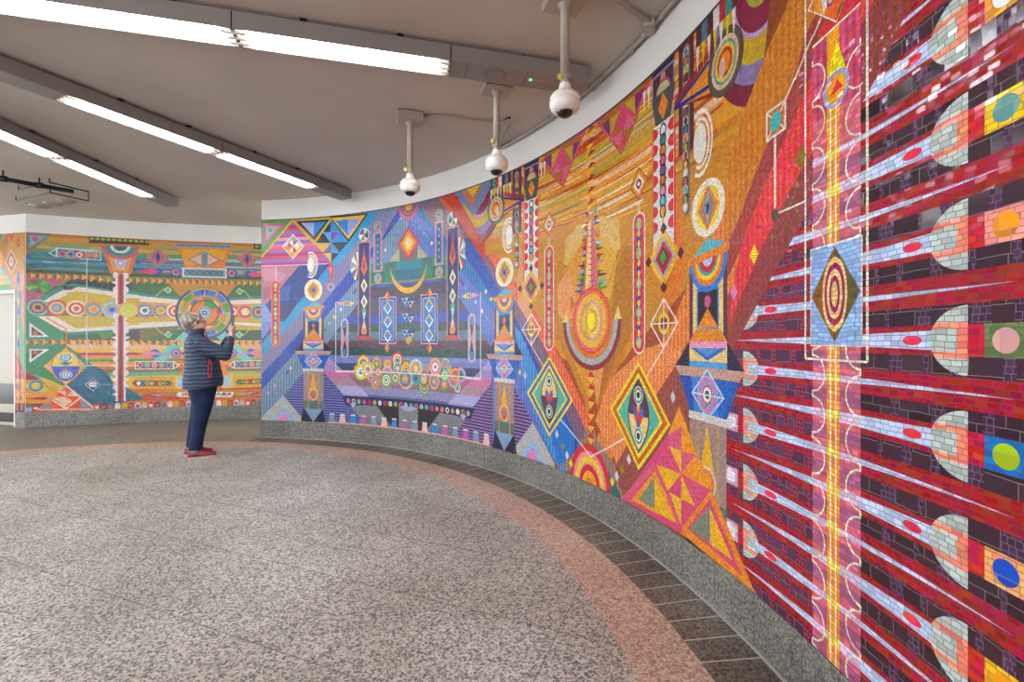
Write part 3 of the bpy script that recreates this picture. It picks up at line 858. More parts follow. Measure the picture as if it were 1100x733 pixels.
# centre of the blue scene
u = U1
vt = mu.px2uv(441.5, 221)[1]
for r, c in ((.175,'#c0506a'),(.152,'#d8607c'),(.138,'#3f6fb4'),(.122,'#8f3f5a'),(.10,'#e07a4a'),(.085,'#3a3f70'),(.062,'#e8a428')): mu.ell(u, vt, r, r, c, 32)
vd = mu.px2uv(441.5, 261.2)[1]
for hu, hv, c in ((.185,.21,'#c8486a'),(.16,.185,'#e0506a'),(.14,.16,'#ef8a2c'),(.105,.12,'#f4bb3a'),(.07,.082,'#f4dc8c'),(.035,.04,'#efe9d8')): mu.dia(u, vd, hu, hv, c)
# crescent
cb = mu.px2uv(440, 315.4)[1]; ct = mu.px2uv(463, 281.6)[1]
n = 24
hw = .31
out, inn = [], []
hh = ct - cb
for k in range(n+1):
    t = PI*k/n
    out.append((u - hw*math.cos(t), ct - hh*math.sin(t)))
    inn.append((u - hw*math.cos(t)*(1-.12*math.sin(t)), ct - hh*.80*math.sin(t)))
for k in range(n): mu.raw([out[k], out[k+1], inn[k+1], inn[k]], '#f2b224')
# inverted triangle lace
for (ya, yb) in ((319.6, 335.2), (336.8, 350.7), (354.5, 369)):
    va, vb = mu.px2uv(441.8, ya)[1], mu.px2uv(441.8, yb)[1]
    rows = 4
    dv = (va - vb)/rows; du = .062
    pal = ['#5aa4e0','#1f3f8c','#e0b84a','#d8c0a8','#2a56b8','#7ac4e8','#274a9a','#3f86cc']
    q = 0
    for r in range(rows):
        cnt = rows - r
        for i in range(cnt):
            x0 = u - cnt*du/2 + i*du; y0 = va - r*dv
            mu.raw([(x0, y0), (x0+du, y0), (x0+du/2, y0-dv)], pal[(q*3 + r) % 8]); q += 1
            if i < cnt-1: mu.raw([(x0+du, y0), (x0+du*1.5, y0-dv), (x0+du*.5, y0-dv)], '#1c2f70')
mu.dia(u, mu.px2uv(441.8, 366)[1], .06, .055, '#e8b23a')
# the dark band of round beads
va, vb = mu.px2uv(400, 427.3)[1], mu.px2uv(400, 437.6)[1]
ua = mu.px2uv(370.5, 430)[0]; ub = 2*U1 - ua
mu.raw([(ua-.05, va+.005), (ub+.05, va+.005), (ub-.02, vb), (ua+.02, vb)], '#16265c')
pal = ['#e07a9a','#d8c8a0','#5fb8a4','#d85a8a','#c83a6a','#e8842a','#d8dcf0','#e0503a','#f0ead8','#b8a83a','#e07a9a','#c8c8a0','#4fb0a0']
n = 24
for i in range(n):
    uu = ua + .06 + (ub-ua-.12)*i/(n-1); c = pal[i % 13]
    mu.ell(uu, (va+vb)/2, .030, .033, c, 16)
    if i % 3 == 1: mu.ell(uu, (va+vb)/2, .016, .018, '#2a2f6a', 12)
    if i % 3 == 2: mu.ell(uu, (va+vb)/2, .018, .02, '#8fd0a0', 12)
# foot zone
for sgn in (ident, mirror(U1)):
    mu.t = sgn
    mu.cr(*D)
    mu.p([(130,578),(262,580),(345,672),(160,640),(120,590)], '#7c8286')
    mu.p([(112,566),(150,568),(128,592)], '#b9b4e0')
    mu.p([(262,580),(387,585),(387,730),(345,700)], '#1a1a1c')
    mu.p([(387,585),(475,590),(475,740),(387,730)], '#7e8488')
    mu.p([(387,585),(475,588),(475,610),(430,612)], '#a9a6d6')
mu.t = ident
# cups in a row
cup = ['#7f9cbc','#eec2c0','#3a8fd6','#b66aa8']
uu = mu.px2uv(356.9, 455)[0]
vq = Z_MUR0
i = 0
seq = [0,1,2,3,0,1,2,3,0,1,2,3,0,3,0,1]
ulast = mu.px2uv(523, 470)[0]
step = (ulast - uu)/15
mu.rc(uu-.06, ulast+.06, vq-.01, vq+.018, '#ecb0a8')
for i in range(16):
    x = uu + i*step
    mu.raw([(x-.052, vq+.018), (x+.052, vq+.018), (x+.036, vq+.115), (x-.036, vq+.115)], cup[seq[i]])
    mu.rc(x-.038, x+.038, vq+.115, vq+.128, '#f0ece8')

# the cluster of rings
mu.cr(*D)
P_, W_, Gn, Or, Bl, Pi, Bk, Li, Te, Lv, Pe, Rd = '#f0c0c8','#f2eee6','#4a9a34','#ee9440','#3f7fd8','#e27aa4','#1c1618','#c8d84a','#4fb8b4','#a98cc4','#f0b088','#d8383c'
CL = [
 (187,345,50,[Or,'#e8d060','#e8e080',Pi,Gn,Lv,P_]), (428,372,62,[Lv,Gn,Or,'#7aa0d8',Pe]), (322,350,33,[Or,'#e8d050',Te,Or]),
 (378,325,50,[Rd,Rd,W_,Gn,'#f4d0b8',Bk]), (262,345,50,[Gn,Pi,'#e8a0c0',Gn,Li]), (155,380,31,[Or,'#ee9440',Te,Bk]),
 (172,392,45,[Li,'#e2e090',W_,Bl]), (212,380,48,[Li,'#f0a860','#e8c080',W_,Bl,Or]), (270,392,34,[Gn,Pi,P_,Gn]),
 (255,450,36,[Or,Or,Bl,'#e8c060',Bk,W_]), (228,425,25,[Lv,Pe,Gn]), (322,400,45,[Pe,Lv,Pi]), (315,437,50,[Pi,Gn,'#5aa544',W_,Gn,W_,Gn]),
 (380,372,38,['#8fd0e0',Gn,Pi,'#b8e8a0']), (366,426,40,[Lv,Gn,'#e2e090',Gn]), (428,430,60,[Pe,'#5f78b8',Gn,'#7a94d0',Or]),
 (428,378,38,['#e8d050',Or,'#e8c04a',Bk])]
for x, y, r, cs in CL:
    mu.rings(x, y, [(r*(1-i/len(cs)*.92), c) for i, c in enumerate(cs)], .92, 28)
mu.cr(*F_)
CR = [
 (400,630,52,[Pi,'#8fd0e8',Gn,Bl,Bk]), (300,562,42,[Li,Bl,Or,'#7a94d0']), (35,655,64,[Pe,'#5f78b8',Gn,'#7a94d0',Or,'#f0b070']), (105,588,64,['#a8dce4','#a8dce4',Or,'#e8a860',Or,'#f0c890','#b8e0ec']),
 (170,590,36,[Te,Pi,Gn,Pi,'#e07aa4']), (158,708,50,[Gn,'#b8d0a0',Gn,'#8a4a30',W_,Bk]), (105,652,44,[Te,'#3f9ad0',Gn,Bl,Bk]), (158,655,50,[Rd,Gn,'#b8e090',Pi,P_]),
 (224,672,52,[Pe,Pi,Gn,Lv,Li]), (232,577,62,['#e8a040','#e8c060',Pi,Lv,W_,W_,'#c83a7a']), (292,690,46,[Gn,Gn,Or,Pi,P_]), (326,590,30,[Te,Or,'#c8a060']),
 (378,712,40,['#8a3a7a',W_,Gn,'#8fd07a',Bl]), (352,655,58,[Pe,'#7a94d0',Pi,Bl,Or,Bl]), (295,630,40,[Te,Li,'#b8e8b0',Gn]), (365,628,46,['#f0a040',Or,Rd,'#3f9ad0'])]
for x, y, r, cs in CR:
    mu.rings(x, y, [(r*(1-i/len(cs)*.92), c) for i, c in enumerate(cs)], .92, 28)
a = mu.px2uv(400, 399.5)[1]
mu.ln([(mu.px2uv(361, 399)[0], a), (2*U1-mu.px2uv(361, 399)[0], a)], .012, '#e8e4e0')
# ---- the golden scene (mirror axis U2); right half traced, left half reflected
J1 = (675, 0, 3.665); J2 = (675, 180, 3.665); J3 = (655, 360, 3.667); J4 = (655, 480, 4.583)
K1 = (500, 165, 5.64); K2 = (500, 285, 6.37); K3 = (500, 390, 6.11); K4 = (575, 110, 5.236); K5 = (575, 240, 4.889); K6 = (575, 380, 4.889)
rnd = random.Random(11)
M2 = mirror(U2)
UJ = 7.42                                        # the golden field runs to here at the top
# band boundaries in wall metres (slant falling from upper right to lower left), from the right half
def band(x0, y0, x1, y1): return [mu.px2uv(x0, y0), mu.px2uv(x1, y1)]
gl = mu.px2uv(595.7, 400)[0]
# ground
mu.rc(3.9, 4.0, 0, 0.001, '#000000')
ground_left = px((596,166),(575,200),(521,262),(538,300),(566,330),(600,372),(636,452)) 
# gold field above the left slanting bands (which belong to the blue scene's reflection)
fl = px((512,190),(520,255),(545,290),(572,330),(605,375),(628,430),(636,470))
gold_poly = fl + [(U2 + (U2 - q[0]), q[1]) for q in fl[::-1]] + [(7.6, V1), (4.1, V1)]
# everything right of the left bands first gets rust
mu.raw(px((596,400),(596,560),(760,640)) + [(7.7, V0), (7.7, V1), (5.2, V1)], '#a4552c')
mu.raw(px((508,180),(521,258),(545,290),(572,330),(605,375),(628,430),(636,470)) + [(U2+.02, 1.0), (7.7, 2.2), (7.7, V1), (4.0, V1), (4.0, 2.85)], '#cb8a26')

# slanting bands, right side: orange, coral stripes, brown
def gold_bands(pal):
    # outer edge lines, given on the right half (photo points), from the top right down to the axis foot
    e0 = px((792,120),(775,235),(742,300),(722,350),(690,400),(662,440),(636,478))
    e1 = px((830,105),(800,260),(790,310),(765,330),(735,375),(700,430),(665,482),(640,515))
    e2 = px((860,60),(840,200),(815,262),(800,300),(782,350),(752,400),(728,440),(700,492),(668,545))
    mu.raw(e0 + e1[::-1], pal[0]); mu.vstripes(e0 + e1[::-1], .038, .015, pal[1])
    mu.raw(e1 + e2[::-1], pal[2]); mu.vstripes(e1 + e2[::-1], .040, .018, pal[3])
gold_bands(['#e07a34','#ec9a5a','#b4552e','#9a3c40'])
mu.t = M2
e0 = px((742,300),(722,350),(690,400),(662,440),(636,478))
mu.t = ident
# left side: salmon-red, brown-violet stripes, blue, deep blue (outward)
def edge(pts): return px(*pts)
L0 = edge([(500,178),(520,255),(545,297),(575,338),(606,392),(630,440),(636,462)])
L1 = edge([(484,184),(505,235),(520,268),(542,305),(572,350),(600,400),(622,445),(636,478)])
mu.raw(L0 + L1[::-1], '#e8654a'); mu.vstripes(L0 + L1[::-1], .04, .016, '#ef8a68')
L2 = edge([(470,190),(500,250),(530,300),(553,338),(575,385),(600,430),(622,475),(630,492)])
mu.raw(L1 + L2[::-1], '#8a6470'); mu.vstripes(L1 + L2[::-1], .044, .020, '#6d5a86')
L3 = edge([(500,275),(532,325),(560,358),(580,405),(596,440),(610,478),(618,500)])
mu.raw(L2[1:] + L3[::-1], '#1f5cc0'); mu.vstripes(L2[1:] + L3[::-1], .044, .018, '#1f479c')
L4 = edge([(553,352),(565,420),(585,470),(604,510)])
mu.raw(edge([(532,325),(560,358),(580,405),(596,440),(610,478),(618,500)]) + L4[::-1], '#3f86cc'); mu.vstripes(edge([(532,325),(560,358),(580,405),(596,440),(610,478),(618,500)]) + L4[::-1], .044, .02, '#5fa4dc')
mu.raw(edge([(583,425),(600,440),(618,470),(616,505),(600,500)]), '#2f7ad0')
mu.raw(edge([(603,500),(618,486),(634,460),(660,500),(672,545),(640,530)]), '#8a7266'); mu.vstripes(edge([(603,500),(618,486),(634,455),(662,500),(672,545),(640,530)]), .042, .018, '#a08878')
mu.raw(edge([(611,508),(634,476),(662,520),(672,545),(640,530)]), '#2f6a6a')
# right foot: orange-peach stripes, rust-rose stripes
q = edge([(640,440),(668,395),(700,395),(735,330),(700,400),(690,470),(668,500),(650,478)])
mu.raw(edge([(640,452),(655,408),(690,376),(715,368),(735,380),(700,432),(663,498)]), '#e98a4c')
mu.vstripes(edge([(640,452),(655,408),(690,376),(715,368),(735,380),(700,432),(663,498)]), .04, .018, '#efa06c')
mu.raw(edge([(663,498),(700,432),(735,385),(765,350),(765,470),(740,520),(700,540),(672,545)]), '#a84a3e')
mu.vstripes(edge([(663,498),(700,432),(735,385),(765,350),(765,470),(740,520),(700,540),(672,545)]), .038, .019, '#8a5a50')

# streaks under the header: long thin level wedges
def streaks(ua, ub, va, vb, n, cols, slope=0.0, lw=(.012, .035), lenf=(.35, 1.0)):
    for i in range(n):
        v = va + (vb-va)*rnd.random(); L = (ub-ua)*(lenf[0] + (lenf[1]-lenf[0])*rnd.random())
        a = ua + (ub-ua-L)*rnd.random(); t = lw[0] + (lw[1]-lw[0])*rnd.random()
        k = slope + (rnd.random()-.5)*.05
        s0, s1 = rnd.random(), rnd.random()
        mu.raw([(a, v - t*s0/2), (a+L, v + k*L - t*s1/2), (a+L, v + k*L + t*s1/2), (a, v + t*s0/2)], rnd.choice(cols))
GC = ['#ee8a1c','#f0b428','#e0521c','#c9a83a','#efd27a','#d8391c','#b8862a','#e89a3a','#eec09a','#a8a83c','#9ab06a','#f0c43a','#b04a1c']
mu.clips = [(-1, 0, -4.62)]
for i in range(17):
    v = 2.30 + i*.043
    mu.raw([(4.62, v-.02), (7.25, v-.02), (7.25, v+.024), (4.62, v+.024)], rnd.choice(GC) if i > 4 else ['#d08a24','#d8962c','#cb8422','#dd9a2e','#e0a03a'][i])
streaks(4.66, U2, 2.28, 3.0, 60, GC, .015)
streaks(U2, 7.2, 2.28, 3.0, 60, GC, .03)
streaks(5.5, 6.4, 2.15, 2.5, 16, ['#efe0c0','#f0c8a8','#e8b45a','#eeb03a'], 0)
mu.clips = []
# left strip beside the chevron (arched rings and its streaks)
mu.rc(4.12, 4.66, 2.25, V1, '#c98a24')
streaks(4.12, 4.66, 2.30, 3.0, 26, GC, .0, (.02, .05))
mu.raw([(6.5, 1.9), (6.78, 2.3), (6.78, 1.7), (6.6, 1.5)], '#dd7a22'); mu.t = M2; mu.raw([(6.5, 1.9), (6.78, 2.3), (6.78, 1.7), (6.6, 1.5)], '#e0a070'); mu.t = ident

# faceted gold field around the sun
FC_ = ['#b5761c','#d9962c','#c9821f','#e8a84a','#b87a24']
for sg, t in ((0, ident), (1, M2)):
    mu.t = t
    mu.cr(*K5)
    mu.p([(305,740),(380,600),(400,470),(430,230),(470,120),(520,110),(520,560),(430,735)], '#b8791f' if sg == 0 else '#c4862a')
    mu.p([(340,360),(395,400),(430,200),(440,60),(400,20),(340,0)], '#e2b04a' if sg == 0 else '#dc9a34')
    mu.p([(305,740),(305,560),(400,470),(372,640)], '#dfa050' if sg == 0 else '#d08a22')
    mu.p([(430,735),(520,560),(520,640),(460,735)], '#e08a2a')
    mu.p([(345,-40),(440,-20),(450,140),(425,150),(345,60)], '#dcb566')
    mu.l([(388,320),(440,150),(500,80)], .008, '#b0602c')
mu.t = ident
mu.cr(*K5)
mu.p([(120,330),(175,240),(215,370),(215,500),(150,505),(120,470)], '#e89a62')
mu.p([(190,380),(215,420),(185,480)], '#d8762a')
mu.cr(*K6)
mu.p([(300,75),(400,0),(480,0),(385,175),(330,290)], '#c98024'); mu.p([(300,75),(215,0),(150,0),(250,190),(290,300)], '#c9841f')
mu.p([(300,75),(250,30),(215,0),(190,0),(292,260)], '#dc9a2c'); mu.p([(300,75),(345,60),(372,0),(410,0),(325,270)], '#e2a060')
mu.p([(372,0),(410,0),(440,0),(345,235),(330,270)], '#bb6f1e')

# bottle with the feather spine above the sun
mu.cr(*K5)
uS = U2
def VS(y): return mu.px2uv(637, 240 + y/4.889)[1]
kS = mu.scale(305, 400)
def fp(pts, c): mu.raw([(uS + (x-305)*kS*1.35, VS(y)) for x, y in pts], c)
fp([(290,-10),(305,-30),(305,380),(262,380)], '#efc98a'); fp([(305,-30),(322,-10),(348,380),(305,380)], '#de6f86')
kS *= 1.30
fe = ['#2a5fc0','#c8303a','#3f9a4a','#8fd0e8','#6a2a3c','#e8a02a','#e07a9a','#234a9c','#6a5a2a','#5ab4dc','#e0503a','#d8c04a']
for i in range(13):
    y = -60 + i*34; wd_ = 20 + i*2.6
    for sgn in (-1, 1):
        x0 = 305 + sgn*(14 + i*2.3)
        fp([(x0, y-12), (x0, y+14), (x0 + sgn*wd_, y - 8 + (i*7 % 9))], fe[(i*5 + (2 if sgn > 0 else 0)) % 12])
        fp([(x0, y+4), (x0, y+24), (x0 + sgn*wd_*.6, y + 12)], fe[(i*3 + (5 if sgn > 0 else 1)) % 12])
for i in range(11):
    y = 30 + i*30
    fp([(292,y),(305,y+8),(318,y),(318,y-4),(305,y+3),(292,y-4)], '#5a2f3a')
# sun
vs_ = VS(512)
SS = .77
def ringS(r, c): mu.ell(uS, vs_, r*.98*SS, r*1.03*SS, c, 40)
for r, c in ((.33,'#e85a34'),(.300,'#e0708c'),(.262,'#f2b628'),(.205,'#e8b84a'),(.195,'#c9a07a'),(.165,'#e2b04a'),(.135,'#e9c06a'),(.105,'#f0b83a'),(.085,'#f2a01c')): ringS(r, c)
for r, c in ((.285,'#ee8f34'),(.262,'#f2b628'),(.205,'#d8a898'),(.165,'#efd070'),(.12,'#e89a2c'),(.085,'#f6e21c')): mu.ell(uS, vs_, r*.98*SS, r*1.03*SS, c, 24, -90, 90)
mu.ell(uS, vs_, .045, .07, '#f7ea1c', 20)
# horned arcs beneath
for r0, r1, c in ((.445,.50,'#8f2f34'),(.385,.445,'#a8aeb8'),(.35,.385,'#d8862a')):
    mu.arc(uS, vs_, r0*SS, r1*SS, 180, 360, c, 30)
for s_ in (-1, 1): mu.raw([(uS+s_*.345-.042, vs_), (uS+s_*.345+.042, vs_), (uS+s_*.345, vs_+.10)], '#eed07a')
mu.dia(uS, vs_-.28, .03, .02, '#d8862a')
# red and yellow triangle chain down to the foot
va = vs_ - .39; vb = mu.px2uv(636, 491)[1]
n = 14
for i in range(n):
    y = va - (va-vb)*i/n; h = (va-vb)/n
    if i % 2 == 0: mu.raw([(uS-.05, y-h), (uS+.05, y-h), (uS, y)], '#d8262a')
    else: mu.raw([(uS-.05, y), (uS+.05, y), (uS, y-h)], '#f2c02a')
# chain above
va = Z_MUR1; vb = mu.px2uv(636, 226)[1]
n = 14
for i in range(n):
    y = va - (va-vb)*i/n; h = (va-vb)/n
    if i % 2 == 0: mu.raw([(uS-.05, y-h), (uS+.065, y-h*.5), (uS-.0, y)], '#a81c24')
    else: mu.raw([(uS-.055, y), (uS+.055, y), (uS-.05, y-h)], '#f0b81c')
# rainbow at the foot
u, v = mu.px2uv(634, 527)
for r, c in ((.27,'#d8303a'),(.222,'#ef94a0'),(.188,'#f0d23a'),(.150,'#e8a09a'),(.135,'#d8283c'),(.095,'#f2aa1c'),(.05,'#e87a1c')): mu.ell(u, Z_MUR0-.02, r, r*1.2, c, 32)

def gold_motifs(side):
    R_ = side == 0
    # pink and purple triangles
    mu.cr(*K4)
    mu.p([(350,110),(500,-25),(640,-180),(580,90),(488,300)], '#b56a22')
    mu.l([(350,116),(480,-6),(600,-120)], .022, '#e0457a')
    mu.p([(378,130),(478,50),(428,190)], '#c9a22c'); mu.p([(378,128),(422,92),(426,190)], '#7a2f6a')
    mu.l([(352,118),(430,204),(492,30)], .018, '#e8588a')
    mu.p([(492,32),(528,60),(495,152)], '#e8508a'); mu.p([(530,62),(566,120),(500,160)], '#ea6a96'); mu.p([(494,154),(462,150),(492,70)], '#e2507c')
    mu.p([(430,208),(494,160),(480,255)], '#ea6a96'); mu.p([(498,162),(522,205),(496,245)], '#de4a78'); mu.p([(468,248),(498,228),(490,292)], '#e8588a')
    mu.cr(*(590, 0, 4.31))
    mu.p([(330,490),(472,380),(400,548)], '#b56a22'); mu.p([(350,480),(400,440),(403,530)], '#cfa42c'); mu.p([(400,440),(452,400),(403,530)], '#7d2f6c')
    mu.l([(340,490),(400,545),(462,385)], .018, '#e8588a')
    # banner with dot, half disc and kite
    mu.cr(*J1)
    b0 = mu.P(97, 300)[0]; b1 = mu.P(186, 300)[0]; bt = Z_MUR1; bb = mu.P(140, 480)[1]
    uc = (b0+b1)/2
    mu.raw([(b0, bt), (b1, bt), (b1, bb+.15), (b1-.04, bb), (b0+.04, bb), (b0, bb+.15)], '#4a4a4c')
    vm = bb + .185
    mu.rc(b0, b1, vm, bt, '#4c1c34'); mu.rc(b0, b1, bt-.02, bt, '#1f2740')
    for a_, b_ in ((b0, b0+.012), (b1-.012, b1)): mu.rc(a_, b_, vm, bt-.03, '#8f86b4')
    mu.rc(b0, b1, bt-.045, bt-.03, '#8f86b4')
    mu.ell(uc, bt-.075, .030, .034, '#8a6aa0'); mu.ell(uc, bt-.075, .022, .026, '#f0912c')
    mu.ell(uc, vm, .078, .075, '#8a5a74', 24, 0, 180); mu.ell(uc, vm, .064, .058, '#c9bd86', 24, 0, 180)
    mu.dia(uc, bb+.095, .052, .080, '#ee8c1e')
    # bead ladder in a red and white scalloped strip
    c0, c1 = mu.P(103, 560)[0], mu.P(183, 560)[0]
    vb_ = mu.px2uv(714, 250)[1]
    mu.rc(c0-.014, c1+.014, vb_-.1, bb, '#dd2836'); mu.rc(c0, c1, vb_-.1, bb, '#e2dedb')
    n = 7; H_ = (bb - vb_ + .0)/n
    mu.rc(uc-.045, uc+.045, vb_, bb, '#e2dedb')
    for i in range(n):
        y = bb - H_*(i)
        if 0: mu.raw([(c0+.02, y-.015), (uc, y-.04), (c1-.02, y-.015), (uc+.05, y-H_*.5), (c1-.02, y-H_+.015), (uc, y-H_+.04), (c0+.02, y-H_+.015), (uc-.05, y-H_*.5)], '#e2dedb')
    for s_ in (-1, 1):
        for i in range(n): mu.ell(uc + s_*(c1-c0)/2, bb-H_*(i+.5), (c1-c0)*.26, H_*.40, '#dd2836', 16, 90 if s_ > 0 else -90, 270 if s_ > 0 else 90)
    bc = ['#e8e4ec','#2f8f7a','#e88a3a','#d85a8a','#7a4a9a','#d8722c','#e890a0','#5fb8c8','#e8a040','#3a3a3c']
    for i in range(9):
        y = bb - .05 - (bb-vb_-.18)*i/8
        mu.ell(uc, y, .034, .044, '#3a1c28', 16); mu.ell(uc, y, .023, .031, bc[i % 10], 16)
    mu.ln([(uc, vb_+.1), (uc, vb_-.02)], .014, '#e8c03a')
    mu.rc(c0-.012, c0, vb_-.1, bb, '#c9852a'); 
    # gold kite
    mu.cr(*J2)
    u, v = mu.P(143, 356)
    for hu, hv, c in ((.165,.178,'#eebb3a'),(.112,.128,'#9aa4b8'),(.088,.102,'#c81f34'),(.054,.064,'#4a2a44'),(.038,.045,'#4a9a3c')): mu.dia(u, v, hu, hv, c)
    for a_, b_ in ((-.165, 0), (.165, 0), (0, .178), (0, -.178)): mu.dia(u+a_, v+b_, .035, .036, '#5a1424')
    # compass kite
    u, v = mu.P(142, 614)
    q = [(u-.140, v), (u, v+.148), (u+.140, v), (u, v-.148), (u-.140, v)]
    for r, c in ((.062,'#e8c84a'),(.05,'#e8c84a'),(.038,'#8a2430')): mu.ell(u, v, r*.95, r*1.1, c, 20)
    mu.ln(q, .011, '#ece4da'); mu.ln([(u-.140, v), (u+.140, v)], .008, '#ece4da'); mu.ln([(u, v-.148), (u, v+.148)], .008, '#ece4da')
    mu.cr(*J3); mu.ln([(u, v-.148), mu.P(132, 190), mu.px2uv(692, 410)], .009, '#ece4da')
    # red capsule
    mu.cr(*J2)
    u, vt_ = mu.P(44, 182); v0_ = mu.px2uv(687, 379)[1]
    pill(u, v0_-.01, vt_+.01, .140, '#f0dcd4', '#e0322e', BEADS); mu.ln([(u, vt_+.01), (u, vt_+.16)], .009, '#ece4da')
    # small hanging kite above the capsule
    v = mu.P(44, 65)[1]
    mu.dia(u, v, .105, .112, '#c0422c'); mu.dia(u, v, .092, .098, '#d8902a'); mu.dia(u, v, .06, .066, '#f0dcc0'); mu.ell(u, v, .03, .034, '#7a3a6a'); mu.ell(u, v, .012, .014, '#f2eee6')
    # maroon strip with the gray bead post
    mu.cr(*J1)
    a_, b_ = mu.P(202, 300)[0], mu.P(262, 300)[0]
    vq_ = mu.P(232, 600)[1]
    mu.rc(a_, b_, vq_, Z_MUR1, '#5c1a32')
    uc2 = (a_+b_)/2; v_lo = mu.px2uv(738, 223)[1]; v_hi = mu.P(232, 205)[1]
    mu.rc(uc2-.034, uc2+.034, v_lo, v_hi, '#77777a'); mu.ell(uc2, v_lo, .034, .045, '#77777a', 16, 180, 360); mu.ell(uc2, v_hi, .034, .045, '#77777a', 16, 0, 180)
    bc2 = ['#3f6a9a','#e0852c','#a8b83a','#8a2a24','#3f6a9a','#c85a2c','#e8e4dc','#7a5a2a','#20242a','#3f7a9a','#d8722c','#9ab83a','#a83434','#e8b03a','#e0d8d0','#c85a5a','#5fb4b0','#a8a04a','#e8e4e0']
    n = 19
    for i in range(n):
        y = v_hi - (v_hi-v_lo)*i/(n-1)
        mu.ell(uc2, y, .024, .029, '#34303a' if i % 2 else '#c8b8a0', 12); mu.ell(uc2, y, .016, .020, bc2[i], 12)
    # orange and blue comet reaching from the banner to the target disc
    t_u, t_v = mu.P(385, 245)
    pt = (b1, mu.P(186, 430)[1])
    mu.raw([pt, (pt[0], pt[1]+.05), (t_u-.05, t_v+.17), (t_u-.05, t_v-.13)], '#9a2420')
    mu.raw([pt, (t_u-.05, t_v+.13), (t_u-.05, t_v-.10)], '#e8942a')
    mu.ln([pt, (t_u-.1, t_v+.09)], .022, '#1c2f8c'); mu.ln([pt, (t_u-.1, t_v-.05)], .022, '#1c2f8c')
    # arched rings
    u, v = t_u + .27, t_v + .28
    for r, c in ((.52,'#7a1f3c'),(.44,'#8a78a8'),(.365,'#c9a42c'),(.27,'#b99ad0'),(.25,'#8a2444'),(.16,'#a8a03a')):
        mu.ell(u, v, r*.80, r*1.15, c, 36, 180, 360); mu.rc(u-r*.8, u+r*.8, v, V1, c)
    # dark target
    for r, c in ((.175,'#5a3a2c'),(.168,'#55503c'),(.135,'#e0b89a'),(.112,'#2f9aa0'),(.098,'#e8c02a'),(.075,'#b83434'),(.055,'#ee8a2a')): mu.ell(t_u, t_v, r*.80, r*.92, c, 32)
    mu.ell(t_u-.02, t_v-.02, .026, .05, '#e8b8a8', 16)
    # pennants along the top edge
    cs = ['#5a1830','#4a7a8a','#5a1830','#e8e4dc','#c81f34','#3f8a8a','#5a1830','#c81f34','#1c1c1e','#e0a030']
    p0 = b_; 
    for i in range(8):
        x = p0 + .02 + i*.05
        if x > t_u + .1: break
        mu.rc(x, x+.05, Z_MUR1-.10, Z_MUR1, cs[i % 10])
        mu.raw([(x, Z_MUR1-.10), (x+.03, Z_MUR1-.10), (x+.015, Z_MUR1-.24)], '#e8e4d8' if i % 2 == 0 else '#dcd02a')
    for x in (b0-.10, b0-.05): mu.raw([(x, Z_MUR1-.06), (x+.03, Z_MUR1-.06), (x+.015, Z_MUR1-.2)], '#e8e4d8')
    # ripple
    u, v = mu.P(292, 560); wave(u+.005, v)
    # eye lozenge
    mu.cr(*J3)
    u, v = mu.P(116, 318)
    for hu, hv, c in ((.340,.360,'#f2dc14'),(.310,.328,None),(.262,.285,'#f2dc14'),(.235,.255,'#57b8a8')):
        if c: mu.dia(u, v, hu, hv, c)
        else: mu.dia(u, v, hu, hv, '#c9703a' if R_ else '#5a6ab0')
    n = 16
    def lens(hw_, hh_, c, half=None):
        pts = []
        for k in range(n+1):
            t = -1 + 2*k/n; pts.append((u + hw_*(1-t*t), v + hh_*t))
        for k in range(n+1):
            t = 1 - 2*k/n; pts.append((u - hw_*(1-t*t), v + hh_*t))
        if half is None: mu.raw(pts, c)
        elif half > 0: mu.raw(clip_half(pts, 0, -1, -v), c)
        else: mu.raw(clip_half(pts, 0, 1, v), c)
    lens(.122, .245, '#7a1f2c'); lens(.110, .228, '#efcf8c', -1 if R_ else 1); lens(.110, .228, '#5c3a50', 1 if R_ else -1)
    mu.raw([(u-.055, v), (u+.055, v), (u, v+.10)], '#e04a2c'); mu.raw([(u-.055, v), (u+.055, v), (u, v-.10)], '#e04a2c')
    mu.raw([(u-.055, v+.075), (u-.008, v+.005), (u-.055, v)], '#2a78d8'); mu.raw([(u+.055, v+.075), (u+.008, v+.005), (u+.055, v)], '#2a78d8')
    mu.raw([(u, v+.01), (u-.024, v+.09), (u+.024, v+.09)], '#f0cf8c'); mu.raw([(u, v+.005), (u-.024, v-.09), (u+.024, v-.09)], '#1f5fc4')
    for s_ in (-1, 1):
        for r, c in ((.052,'#efe2c4'),(.046,'#2f9a9a'),(.032,'#e8ecd8'),(.020,'#1c2a2c')): mu.ell(u, v+s_*.135, r, r*1.15, c, 20)
    # white V wires to the foot of the chain
    mu.ln([(u-.245, v-.10) if False else (u-.16, v-.18), (U2, mu.px2uv(636, 491)[1])], .010, '#ece4da')
    for x, y, c in ((252,245,'#c8ccd0'),(78,490,'#d8dce4'),(50,530,'#9a8a1c'),(30,556,'#d8dcec'),(12,578,'#f0e02a')):
        mu.dia(*mu.P(x, y), .026, .038, c)
gold_motifs(0); mu.t = M2; gold_motifs(1); mu.t = ident

# chevron between the blue and golden scenes, and its red slanting band
mu.cr(*K1)
mu.cr(430, 190, 6.111)
mu.p([(275,125),(355,100),(560,450),(560,560),(520,500)], '#cf4a2c')
mu.vstripes(mu.q([(275,125),(355,100),(560,450),(560,560),(520,500)]), .042, .018, '#b83a2c')
mu.p([(350,100),(580,-40),(600,60),(488,262)], '#7084ae'); mu.p([(392,85),(560,0),(478,205)], '#c2785a'); mu.p([(432,70),(540,20),(480,138)], '#e8bb3a')
mu.cr(*K1)

for dd_ in (0, 4.436-UT): totem(dd_)
